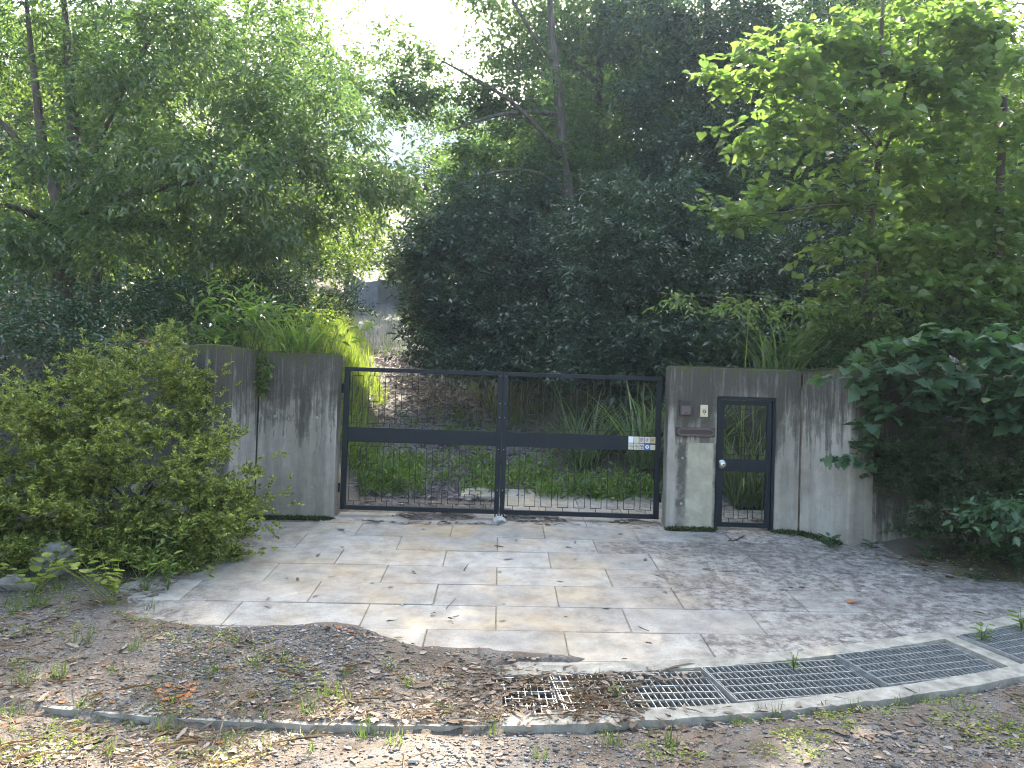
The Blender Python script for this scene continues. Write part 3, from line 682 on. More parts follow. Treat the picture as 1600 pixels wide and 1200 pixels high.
def tubes(name, A, B, ra, rb, k=5):
    D = unit(B - A); up = np.where(np.abs(D[:, 2:3]) > .9, np.array([[1., 0, 0]]), np.array([[0, 0, 1.]])); U = unit(np.cross(D, up)); Wv = np.cross(D, U)
    a = np.arange(k) * math.tau / k; C = np.cos(a)[None, :, None]; S = np.sin(a)[None, :, None]
    o = U[:, None, :] * C + Wv[:, None, :] * S
    V = np.concatenate([A[:, None, :] + o * ra[:, None, None], B[:, None, :] + o * rb[:, None, None]], 1); n = len(A)
    q = np.array([[i, (i + 1) % k, k + (i + 1) % k, k + i] for i in range(k)]).ravel()
    F = ((np.arange(n) * 2 * k)[:, None] + q[None, :]).ravel()
    return np_mesh(name, V.reshape(-1, 3), F, np.full(n * k, 4), True)
def clump_points(rng, lobes, n, nclump=14, spread=.30, flat=.6, shell=.5):
    """points gathered in clumps over ellipsoid lobes (centre, radii)"""
    vol = np.array([r[0] * r[2] + r[0] * r[1] * .5 for c, r in lobes]); share = vol / vol.sum(); out = []
    for (c, r), s in zip(lobes, share):
        m = max(int(round(n * s)), 3); kc = max(int(nclump * (.6 + .4 * s * len(lobes))), 3)
        d = unit(rng.normal(size=(kc, 3))) * (shell + (1 - shell) * rng.random((kc, 1)) ** .6)
        cc = np.array(c) + d * np.array(r)
        ci = rng.integers(0, kc, m); sz = .6 + .8 * rng.random(kc)
        q = rng.normal(size=(m, 3)) * spread * np.array([1, 1, flat]) * np.array(r) * sz[ci][:, None]
        out.append(cc[ci] + q)
    return np.concatenate(out)
def grow(trunks, pts, rng, root_pen=.0, sag=.06):
    """joins every point to the nearest wood; returns nodes, parents"""
    nodes, par = [], []
    rad0 = {}
    for line in trunks:
        prev = -1
        if line[0][0] is not None and len(nodes):
            pass
        for q in line:
            p = np.array(q[:3], float)
            if prev == -1 and nodes:
                dd = np.linalg.norm(np.array(nodes) - p, axis=1); j = int(dd.argmin())
                prev = j
                if dd[j] < 1e-3: continue
            nodes.append(p); par.append(prev); rad0[len(nodes) - 1] = q[3]; prev = len(nodes) - 1
    nt = len(nodes)
    # finer trunk nodes
    N = np.zeros((nt + len(pts) * 3, 3)); N[:nt] = nodes; cnt = nt; par = par + [0] * (len(pts) * 3)
    # extra virtual nodes along the trunk lines
    d0 = np.min(np.linalg.norm(pts[:, None, :] - N[None, :nt], axis=2), axis=1); order = np.argsort(d0 + rng.normal(size=len(pts)) * .15)
    tips = []; tipd = []
    for i in order:
        p = pts[i]; v = N[:cnt] - p; dist = np.sqrt((v * v).sum(1)) + .6 * np.maximum(v[:, 2], 0)
        j = int(dist.argmin()); q = N[j]; dl = p - q; ln = np.linalg.norm(dl)
        jit = rng.normal(size=(2, 3)) * ln * .07
        a = q + dl * .35 + jit[0] + np.array([0, 0, ln * sag * .8]); b = q + dl * .7 + jit[1] + np.array([0, 0, ln * sag])
        N[cnt] = a; par[cnt] = j; N[cnt + 1] = b; par[cnt + 1] = cnt; N[cnt + 2] = p; par[cnt + 2] = cnt + 1; cnt += 3
        tips.append(cnt - 1); tipd.append(p - b)
    return N[:cnt], np.array(par[:cnt]), rad0, np.array(tips), unit(np.array(tipd)), nt
def woody(name, base, trunks, pts, rng, bark_m, twig_r=.004, r_exp=.5, r_mul=.0055, k=6):
    N, par, rad0, tips, tdir, nt = grow(trunks, pts, rng)
    n = len(N); cnt = np.ones(n)
    for i in range(n - 1, 0, -1):
        if par[i] >= 0: cnt[par[i]] += cnt[i] * .34 if i >= nt else cnt[i]
    r = np.minimum(twig_r + r_mul * (cnt - 1) ** r_exp, .08)
    for i, v in rad0.items(): r[i] = v
    for i in range(nt, n): r[i] = min(r[i], r[par[i]] * .8)
    idx = np.array([i for i in range(n) if par[i] >= 0]); pi = par[idx]
    rp = np.minimum(r[pi], np.where(idx >= nt, r[idx] * 1.6, r[pi]))
    return N, idx, pi, r, rp, tips, tdir, nt
def sprays(rng, tips, tdir, nleaf, twig_len, leaf_len, leaf_w, droop=.3, up=1.0, spread=.9, jitter=.35, flatten=.0):
    """leaves set alternately along a short twig at each tip"""
    m = len(tips); T = np.repeat(tips, nleaf, 0); D = np.repeat(tdir, nleaf, 0).copy()
    D[:, 2] *= (1 - flatten); D = unit(D)
    f = np.tile((np.arange(nleaf) + .5) / nleaf, m); tl = np.repeat(twig_len * (.6 + .8 * rng.random(m)), nleaf)
    side = np.where(np.tile(np.arange(nleaf), m) % 2 == 0, 1.0, -1.0)[:, None]
    upv = np.array([[0, 0, 1.]]); S = unit(np.cross(D, upv) + 1e-4)
    P = T + D * ((f - .35) * tl)[:, None] + np.array([[0, 0, -1.]]) * (droop * .5 * tl * f * f)[:, None] + rng.normal(size=T.shape) * .12 * twig_len
    ld = D * (.25 + .75 * f[:, None]) + S * side * spread * (1.15 - f[:, None] * .6) + rng.normal(size=T.shape) * jitter + np.array([[0, 0, -droop]])
    nn = upv * up + rng.normal(size=T.shape) * .45
    L = leaf_len * (.65 + .7 * rng.random(len(P))); W = leaf_w * (.7 + .6 * rng.random(len(P)))
    return P, ld, nn, L, W
def plant(name, label, cat, base, trunks, lobes, n, leaf, mat, seed, nleaf=14, twig=.30, L=.10, W=.035, shape='lance', bark_m='bark', group=None, nclump=14, spread=.30, flat=.6, shell=.5, droop=.3, up=1.0, sp=.9, jitter=.35, parts=0, leaf_name='foliage', r_mul=.0055, twig_r=.003, pts_extra=None, flatten=0.0, sprig=0.0, sprig_len=.2):
    rng = np.random.default_rng(seed); base = np.array(base, float)
    pts = clump_points(rng, lobes, n, nclump, spread, flat, shell)
    gz = ground_z(pts[:, 0], pts[:, 1]) + .05; pts[:, 2] = np.maximum(pts[:, 2], gz)
    if sprig:
        m = rng.random(len(pts)) < sprig; o = unit(pts[m] - base + np.array([0, -.2, .2])); pts[m] = pts[m] + o * (sprig_len * rng.random((m.sum(), 1)) ** .7)
    if pts_extra is not None: pts = np.concatenate([pts, pts_extra])
    N, idx, pi, r, rp, tips, tdir, nt = woody(name, base, trunks, pts, rng, bark_m, twig_r=twig_r, r_mul=r_mul)
    t = thing(name, base, label, cat, group)
    tr = idx[idx < nt]
    if len(tr):
        sel = idx < nt
        A = N[pi[sel]] - base; B = N[idx[sel]] - base; link('trunk', smooth_tube('trunk', trunks, base), bark_m, t)
    sel = idx >= nt; thick = r[idx] > .009
    for nm, s_, kk in (('limbs', sel & thick, 4 if base[1] > 14 else 6), ('twigs', sel & ~thick, 3)):
        if nm == 'twigs': s_ = s_ & (rng.random(len(s_)) < (.3 if base[1] > 14 else .6 if len(s_) > 6000 else 1.0))
        if s_.any():
            o = link(nm, tubes(nm, N[pi[s_]] - base, N[idx[s_]] - base, rp[s_], r[idx[s_]] * .9, kk), bark_m if nm == 'limbs' else 'twig', t); o['kind'] = 'stuff'
    P, D, NN, LL, WW = sprays(rng, N[tips], tdir, nleaf, twig, L, W, droop, up, sp, jitter, flatten)
    keep = P[:, 2] > ground_z(P[:, 0], P[:, 1]) + .01
    P, D, NN, LL, WW = P[keep], D[keep], NN[keep], LL[keep], WW[keep]
    if parts:
        # the leaves that show largest are parts of their own
        score = LL / np.linalg.norm(P - np.array([0, 0, HC]), axis=1); q = (P - np.array([0, 0, HC]))
        u = (q @ CR) / (q @ fw); v = -(q @ CU) / (q @ fw); vis = (np.abs(u) < .66) & (np.abs(v) < .5)
        od = np.argsort(-(score * vis))[:parts]; m = np.zeros(len(P), bool); m[od] = True
        me = leaf_cloud('leaf', np.zeros((1, 3)), np.array([[0, 1., 0]]), np.array([[0, 0, 1.]]), np.array([1.]), np.array([W / L]), shape); me.materials.append(MATS[mat])
        for i in od:
            d = unit(D[i]); s = unit(np.cross(d, NN[i])); nn = np.cross(s, d); M = Matrix(((s[0], d[0], nn[0]), (s[1], d[1], nn[1]), (s[2], d[2], nn[2]))).to_4x4()
            o = link('leaf', me, None, t); o.matrix_local = Matrix.Translation(Vector((P[i] - base).tolist())) @ M @ Matrix.Scale(float(LL[i]), 4)
        P, D, NN, LL, WW = P[~m], D[~m], NN[~m], LL[~m], WW[~m]
    if len(P):
        o = link('crown' if cat == 'tree' else leaf_name, leaf_cloud('crown', P - base, D, NN, LL, WW, shape), mat, t); o['kind'] = 'stuff'
    return t
def smooth_tube(name, trunks, base, k=9):
    """continuous tapered tubes along the trunk lines"""
    V, F = [], []
    for li, line in enumerate(trunks):
        pts = np.array([q[:3] for q in line], float) - base; rr = np.array([q[3] for q in line], float)
        # catmull-rom refinement
        n = len(pts); out, ro = [], []
        for i in range(n - 1):
            p0, p1, p2, p3 = pts[max(i - 1, 0)], pts[i], pts[i + 1], pts[min(i + 2, n - 1)]
            for s in np.linspace(0, 1, 6)[:-1]:
                out.append(.5 * ((2 * p1) + (p2 - p0) * s + (2 * p0 - 5 * p1 + 4 * p2 - p3) * s * s + (3 * p1 - p0 - 3 * p2 + p3) * s ** 3)); ro.append(rr[i] + (rr[i + 1] - rr[i]) * s)
        out.append(pts[-1]); ro.append(rr[-1]); out = np.array(out); ro = np.array(ro)
        D = unit(np.gradient(out, axis=0)); ref = np.array([.3, .9, .1]); U = unit(np.cross(D, ref)); Wv = np.cross(D, U); b0 = len(V)
        for i in range(len(out)):
            for j in range(k):
                a = j * math.tau / k; w = 1 + .10 * math.sin(3 * a + i * .4 + li) + .06 * math.sin(5 * a - i * .7); V.append(out[i] + (U[i] * math.cos(a) + Wv[i] * math.sin(a)) * ro[i] * w)
        for i in range(len(out) - 1):
            for j in range(k): F.append((b0 + i * k + j, b0 + i * k + (j + 1) % k, b0 + (i + 1) * k + (j + 1) % k, b0 + (i + 1) * k + j))
    F = np.array(F); return np_mesh(name, np.array(V), F.ravel(), np.full(len(F), 4), True)
def LB(*rows):
    """lobes from photo pixels: (x, y, distance, half width px, half height px, half depth m)"""
    return [(px(a, b, Y), np.array([rx * Y / F_PX, d, ry * Y / F_PX])) for a, b, Y, rx, ry, d in rows]
def TR(Y, *rows):
    """trunk line from photo pixels at distance Y: (x, y, radius[, dY])"""
    return [(*px(q[0], q[1], Y + (q[3] if len(q) > 3 else 0)), q[2]) for q in rows]
def rooted(line, extra=.15):
    x, y, z, r = line[0]; g = float(ground_z(x, y)); return [(x, y, g - extra, r * 1.35)] + [(x, y, g + .12, r * 1.12)] + line if z > g + .3 else [(x, y, g - extra, r * 1.2)] + line[1:]
#PLANTS
def G(x, y): return np.array([x, y, float(ground_z(x, y))])
def base_at(x, y, Y):
    p = px(x, y, Y); return G(p[0], Y)

# ---- left: the big oak above the wall
def build_left():
    Y = 12.0; t0 = rooted(TR(Y, (100, 440, .17), (101, 400, .155), (104, 372, .15)))
    t1 = TR(Y, (104, 372, .14), (92, 320, .105), (72, 250, .085), (62, 190, .07), (50, 90, .045), (40, -10, .025))
    t2 = TR(Y, (104, 372, .14), (112, 300, .11, .2), (116, 210, .095, .3), (108, 110, .07, .4), (100, 0, .045, .5))
    t3 = TR(Y, (72, 250, .07), (40, 232, .055, -.3), (0, 190, .045, -.5), (-60, 150, .03, -.6))
    t4 = TR(Y, (112, 300, .08), (150, 230, .06, -.3), (190, 140, .045, -.6), (235, 60, .03, -.8))
    t5 = TR(Y, (108, 340, .08), (180, 310, .06, -.5), (270, 290, .045, -.9), (370, 270, .03, -1.0), (470, 250, .018, -.9))
    t6 = TR(Y, (104, 372, .07), (60, 340, .05, -.6), (10, 320, .035, -1.0))
    lobes = LB((40, 40, 12.8, 150, 100, 1.2), (210, 20, 12.2, 140, 120, 1.6), (370, 60, 12, 130, 120, 1.6), (480, 150, 12, 90, 95, 1.3), (300, 180, 11.2, 150, 90, 1.3), (190, 170, 12.2, 90, 70, .9), (20, 390, 11, 110, 40, .8), (150, 310, 10.8, 130, 75, 1.0), (300, 300, 10.8, 150, 80, 1.1), (450, 290, 11.4, 110, 85, 1.2), (550, 250, 12, 80, 80, 1.0), (605, 285, 12.2, 50, 36, .7), (420, 380, 11.6, 110, 45, .9), (250, 390, 11.2, 110, 38, .8), (-60, 100, 12.8, 80, 150, .8))
    plant('oak_tree', 'large green tree with forked trunk and long narrow leaves above the left wall', 'tree', t0[0][:3], [t0, t1, t2, t3, t4, t5, t6], lobes, 3300, None, 'oak_leaf', 11, nleaf=15, twig=.42, L=.125, W=.038, nclump=16, spread=.26, flat=.55, droop=.42, sp=.75)
    Y = 17; t0 = rooted(TR(Y, (330, 440, .12), (345, 300, .1), (370, 120, .07), (390, -20, .04)))
    lobes = LB((380, 80, 17, 140, 110, 1.6), (300, 230, 17, 170, 120, 1.6), (480, 170, 17, 90, 90, 1.4), (470, 330, 17, 120, 90, 1.6), (520, 370, 17.5, 70, 55, 1.2), (600, 335, 17.2, 50, 50, .9), (340, 400, 16, 130, 60, 1.2))
    plant('bright_tree', 'sunlit yellow-green tree standing behind the left oak, beside the drive', 'tree', t0[0][:3], [t0], lobes, 1750, None, 'back_leaf', 12, nleaf=14, twig=.45, L=.13, W=.05, nclump=14, droop=.3)
    Y = 18; t0 = rooted(TR(Y, (60, 420, .12), (50, 250, .09), (40, 50, .05)))
    lobes = LB((20, 120, 18, 170, 150, 1.8), (180, 180, 18, 140, 160, 1.8), (60, 360, 17, 190, 90, 1.6), (230, 420, 15, 150, 55, 1.2))
    plant('bright_tree', 'pale sunlit tree at the left edge, seen through the oak branches', 'tree', t0[0][:3], [t0], lobes, 1300, None, 'back_leaf', 13, nleaf=14, twig=.45, L=.13, W=.05, nclump=14, droop=.3)
    # second, thinner trunk beside the oak
    Y = 13; t0 = rooted(TR(Y, (150, 440, .09), (158, 380, .08), (170, 300, .06), (200, 200, .04)))
    plant('bright_tree', 'thin tree right behind the forked oak trunk', 'tree', t0[0][:3], [t0], LB((190, 230, 13.5, 90, 90, .8), (260, 330, 13.5, 90, 70, .8)), 300, None, 'oak_leaf', 14, nleaf=14, twig=.4, L=.12, W=.04, nclump=8)
    # understorey behind the wall
    def shrub(nm, label, lobes, base, n, mat, seed, **kw):
        b = np.array(base, float); st = []
        rg = random.Random(seed)
        for k in range(5):
            c = lobes[k % len(lobes)][0]; s = np.array([b[0] + rg.uniform(-.12, .12), b[1] + rg.uniform(-.12, .12), b[2] - .05])
            e = s * .45 + np.array(c) * .55; m = (s + e) / 2 + np.array([rg.uniform(-.1, .1), rg.uniform(-.1, .1), .05]); r = kw.get('stem', .022)
            st.append([(*s, r), (*m, r * .8), (*e, r * .5)])
        kw.pop('stem', None); cat = kw.pop('cat', 'shrub')
        return plant(nm, label, cat, b, st, lobes, n, None, mat, seed, **kw)
    shrub('evergreen_shrub', 'glossy evergreen bush behind the azalea at the far left', LB((60, 500, 9.6, 110, 55, .8), (0, 560, 8.8, 90, 70, .8), (190, 480, 10.2, 90, 45, .7), (120, 540, 9.0, 80, 40, .5)), G(px(80, 500, 9.9)[0], 9.9), 850, 'gloss_leaf', 21, nleaf=13, twig=.2, L=.055, W=.026, nclump=16, droop=.05, spread=.3, bark_m='bark_dark')
    shrub('evergreen_shrub', 'glossy evergreen bush on the bank above the middle of the left wall', LB((260, 480, 10.4, 80, 45, .6), (330, 455, 11, 70, 40, .6)), G(px(280, 500, 10.6)[0], 10.6), 420, 'gloss_leaf', 22, nleaf=13, twig=.2, L=.055, W=.026, nclump=12, droop=.05, bark_m='bark_dark')
    shrub('evergreen_shrub', 'pale-glinting shrub on the bank by the drive, under the bright tree', LB((480, 450, 13.5, 75, 45, .9), (420, 470, 12, 60, 40, .7)), G(px(450, 490, 13)[0], 13), 540, 'gloss_leaf', 23, nleaf=13, twig=.25, L=.07, W=.03, nclump=14, droop=.1, bark_m='bark_dark')
    # azalea
    lobes = LB((215, 598, 7.60, 85, 55, .5), (90, 655, 7.17, 90, 60, .6), (150, 600, 7.40, 50, 40, .3), (300, 600, 7.70, 45, 35, .3), (150, 700, 6.99, 110, 60, .5), (20, 720, 6.70, 90, 80, .5), (270, 690, 7.28, 60, 60, .4), (330, 745, 7.23, 62, 50, .45), (300, 800, 7.05, 85, 48, .45), (355, 800, 7.23, 42, 50, .35), (180, 790, 6.82, 100, 60, .45), (60, 810, 6.65, 100, 60, .5), (230, 840, 6.82, 90, 35, .4), (110, 858, 6.70, 100, 30, .4), (250, 868, 6.94, 80, 22, .35), (40, 870, 6.70, 80, 22, .3), (345, 845, 7.17, 40, 28, .3), (310, 640, 7.60, 26, 28, .2), (-60, 760, 6.59, 60, 110, .5))
    b = G(-3.75, 7.25); rg = random.Random(4); st = []
    for k, (c, r) in enumerate(lobes):
        s = b + np.array([rg.uniform(-.3, .3), rg.uniform(-.25, .25), -.06]); e = s * .4 + np.array(c) * .6; m = (s + e) / 2 + np.array([rg.uniform(-.12, .12), rg.uniform(-.1, .1), .08]); st.append([(*s, .02), (*m, .015), (*e, .008)])
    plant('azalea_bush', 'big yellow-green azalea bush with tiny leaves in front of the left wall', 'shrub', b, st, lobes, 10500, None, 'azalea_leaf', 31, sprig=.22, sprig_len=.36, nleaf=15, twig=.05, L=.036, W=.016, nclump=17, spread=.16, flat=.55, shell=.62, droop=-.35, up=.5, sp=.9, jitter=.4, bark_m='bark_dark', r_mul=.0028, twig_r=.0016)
    # leafy clump and vine on the wall top
    shrub('leafy_herb', 'bright leafy clump growing on top of the left wall above its seam', LB((395, 497, 9.0, 60, 26, .25), (335, 525, 9.05, 45, 14, .2), (450, 522, 8.95, 45, 18, .2)), np.array([*px(400, 545, 8.98)[:2], 1.84]), 75, 'herb_leaf', 24, nleaf=8, twig=.28, L=.14, W=.036, sprig=.3, sprig_len=.25, nclump=10, droop=.15, cat='herb', stem=.006, parts=150, spread=.35, shell=.2)
    v0 = px(402, 548, 8.72); rg = np.random.default_rng(3); pts = np.array([px(402 + rg.normal() * 9, 552 + q * 66, 8.70 + rg.normal() * .015) for q in rg.random(34)])
    st = [[(*(v0 + np.array([.03 * k, .04, .02])), .004), (*px(398 + 9 * k, 570, 8.71), .004), (*px(396 + 10 * k, 600 + 8 * k, 8.70), .003)] for k in range(3)]
    plant('hanging_vine', 'small green vine hanging down the seam of the left wall', 'vine', v0, st, [(px(406, 580, 8.69), np.array([.09, .02, .22]))], 22, None, 'herb_leaf', 25, nleaf=6, twig=.08, L=.05, W=.034, shape='oval', droop=.6, up=.3, nclump=6, pts_extra=pts, parts=200, r_mul=.001, twig_r=.0015)
build_left()

# ---- grasses
def blades(rng, P, h, w, lean=.5, bend=.6):
    n = len(P); a = rng.random(n) * math.tau; D = np.stack([np.cos(a) * lean * rng.random(n), np.sin(a) * lean * rng.random(n), np.ones(n)], 1)
    N = np.stack([np.cos(a), np.sin(a), -.4 * np.ones(n)], 1) + rng.normal(size=(n, 3)) * .2
    L = h * (.45 + .8 * rng.random(n)); W = w * (.6 + .7 * rng.random(n)); return P, D, N, L, W
def arched(name, base, n, length, width, mat, seed, rad=.12, arch=1.0, tilt=.55, parent=None, base_off=None, az=None):
    """clump of long arching blades, each a strip of eight pieces"""
    rng = np.random.default_rng(seed); k = 8; V = []; F = []
    a = rng.random(n) * math.tau if az is None else az[0] + rng.normal(size=n) * az[1]
    ln = length * (.5 + .65 * rng.random(n)); tl = tilt * (.15 + rng.random(n)); w = width * (.6 + .7 * rng.random(n))
    r = rad * np.sqrt(rng.random(n)); b = np.stack([np.cos(a + rng.normal(size=n)) * r, np.sin(a + rng.normal(size=n)) * r, np.zeros(n)], 1)
    if base_off is not None: b = b + base_off[rng.integers(0, len(base_off), n)]
    s = np.linspace(0, 1, k + 1)[None, :]; ang = tl[:, None] + arch * (.4 + .9 * rng.random((n, 1))) * s ** 1.6 * 1.5
    ds = ln[:, None] / k; hr = np.cumsum(np.sin(ang) * ds, 1) - np.sin(ang) * ds; vz = np.cumsum(np.cos(ang) * ds, 1) - np.cos(ang) * ds
    tw = rng.normal(size=(n, 1)) * .15 * s; A = a[:, None] + tw
    C = np.stack([b[:, :1] + np.cos(A) * hr, b[:, 1:2] + np.sin(A) * hr, b[:, 2:] + vz], 2)
    sd = np.stack([-np.sin(A), np.cos(A), np.zeros_like(A)], 2); ww = (w[:, None] * np.minimum(1, .45 + 2.2 * s) * np.clip((1 - s) * 1.9, .04, 1))[:, :, None] * .5
    V = np.stack([C - sd * ww, C + sd * ww], 2).reshape(n, -1, 3); q = np.array([[2 * i, 2 * i + 1, 2 * i + 3, 2 * i + 2] for i in range(k)]).ravel()
    F = ((np.arange(n) * 2 * (k + 1))[:, None] + q).ravel(); return np_mesh(name, V.reshape(-1, 3), F, np.full(n * k, 4), True)
def grass_clump(label, p, n, length, width, mat, seed, name='pampas_grass', cat='grass clump', group=None, **kw):
    t = thing(name, p, label, cat, group); o = link('blades', arched('blades', p, n, length, width, mat, seed, **kw), mat, t); o['kind'] = 'stuff'; return t
def build_grass():
    g1 = 'long grass on the left wall'
    grass_clump('long bright grass arching over the left wall top near the gate', np.array([*px(460, 552, 8.9)[:2], 1.82]), 130, .72, .016, 'herb_leaf', 51, rad=.26, tilt=.75, arch=.95, group=g1)
    grass_clump('tuft of tall grass at the gate end of the left wall top', np.array([*px(508, 555, 8.95)[:2], 1.80]), 26, .62, .012, 'grass_blade', 52, rad=.12, tilt=.5, arch=.6, group=g1)
    grass_clump('grass tuft drooping over the left wall where it bends, above the azalea', np.array([*px(255, 545, 8.75)[:2], 1.82]), 26, .5, .014, 'grass_blade', 53, rad=.1, tilt=.8, arch=1.1, group=g1)
    grass_clump('upright grass blades beside the leafy clump on the left wall', np.array([*px(395, 548, 9.05)[:2], 1.8]), 20, .75, .016, 'grass_blade', 54, rad=.2, tilt=.35, arch=.6, group=g1)
    g2 = 'pampas grass behind the gate and wall'
    for i, (x, Y, n, L, w, lab) in enumerate([(915, 12.0, 120, 1.5, .030, 'fountain of pampas grass behind the middle of the right gate leaf'), (1010, 11.3, 120, 1.55, .028, 'pampas grass clump behind the hinge side of the right gate leaf'), (1080, 11.0, 70, 1.5, .028, 'pampas grass clump rising just behind the letter slot wall'), (1165, 10.2, 150, 1.25, .028, 'pampas grass filling the view through the small gate'), (1215, 10.8, 80, 1.3, .028, 'pampas grass behind the right jamb of the small gate')]):
        p = px(x, 620, Y); grass_clump(lab, G(p[0], Y), n, L, w, 'pampas_blade', 60 + i, rad=.22, tilt=.6, arch=1.0, group=g2)
    p = px(1185, 545, 10.2); grass_clump('bright grass tuft showing over the right wall left of the thin tree', np.array([p[0], 10.2, G(p[0], 10.2)[2]]), 34, .8 + max(0, p[2] - G(p[0], 10.2)[2]), .014, 'grass_blade', 70, rad=.3, tilt=.35, arch=.7, group=g2)
    # weeds along the drive: uncountable
    rng = np.random.default_rng(8); P = []
    def strip(n, y0, y1, s0, s1, dens=1.0):
        y = y0 + (y1 - y0) * rng.random(n) ** 1.2; s = s0 + (s1 - s0) * rng.random(n); x = xd(y) + s; return np.stack([x, y, ground_z(x, y)], 1)
    a = np.concatenate([strip(1700, 10.6, 18, -3.0, -1.5), strip(5200, 16, 36, -4.0, -1.1), strip(350, 10.4, 14, 1.2, 2.8), strip(3400, 14.5, 36, 1.0, 2.6), strip(1800, 23, 36, -1.2, 1.2), strip(260, 11, 20, -1.2, 1.2)])
    m = leaf_cloud('drive_grass', *blades(rng, a, .26, .012, .9), 'blade'); tag(link('drive_grass', m, 'grass_blade'), 'low grass and weeds growing along both sides of the drive', 'grass', kind='stuff')
    a = np.concatenate([strip(2600, 10.6, 17, -3.4, -1.5), strip(3000, 16, 30, -3.2, -1.0)])
    m = leaf_cloud('verge_grass', *blades(rng, a, .40, .014, .9), 'blade'); tag(link('verge_grass', m, 'lime_leaf'), 'grass verge left of the drive, sunlight painted in as pale yellow-green', 'grass', kind='stuff')  # sunlight on the verge is put into the colour by the lime blades
    # low leafy weeds inside the gate
    a = np.concatenate([strip(110, 10.2, 12.0, -1.95, -.9), strip(150, 10.1, 11.8, .7, 2.2), strip(40, 10.6, 15.5, -1.3, .9), strip(34, 10.3, 11.6, -.7, .8)])
    a = a[fbm(a[:, 0] * 1.3, a[:, 1] * 1.3, 44) > .40]; k = 22; b = np.repeat(a, k, 0); n = len(b); D = rng.normal(size=(n, 3)) * .8; D[:, 2] = .5 + rng.random(n) * .5
    b = b + np.stack([rng.normal(size=n) * .09, rng.normal(size=n) * .09, rng.random(n) * np.repeat(.10 + .34 * rng.random(len(a)), k)], 1); N = np.array([[0, 0, 1.]]) + rng.normal(size=(n, 3)) * .35
    m = leaf_cloud('drive_weeds', b, D, N, .09 * (.6 + .8 * rng.random(n)), .034 * (.6 + .8 * rng.random(n)), 'oval'); tag(link('drive_weeds', m, 'herb_leaf'), 'low leafy weeds just inside the driveway gate', 'weeds', kind='stuff')
build_grass()

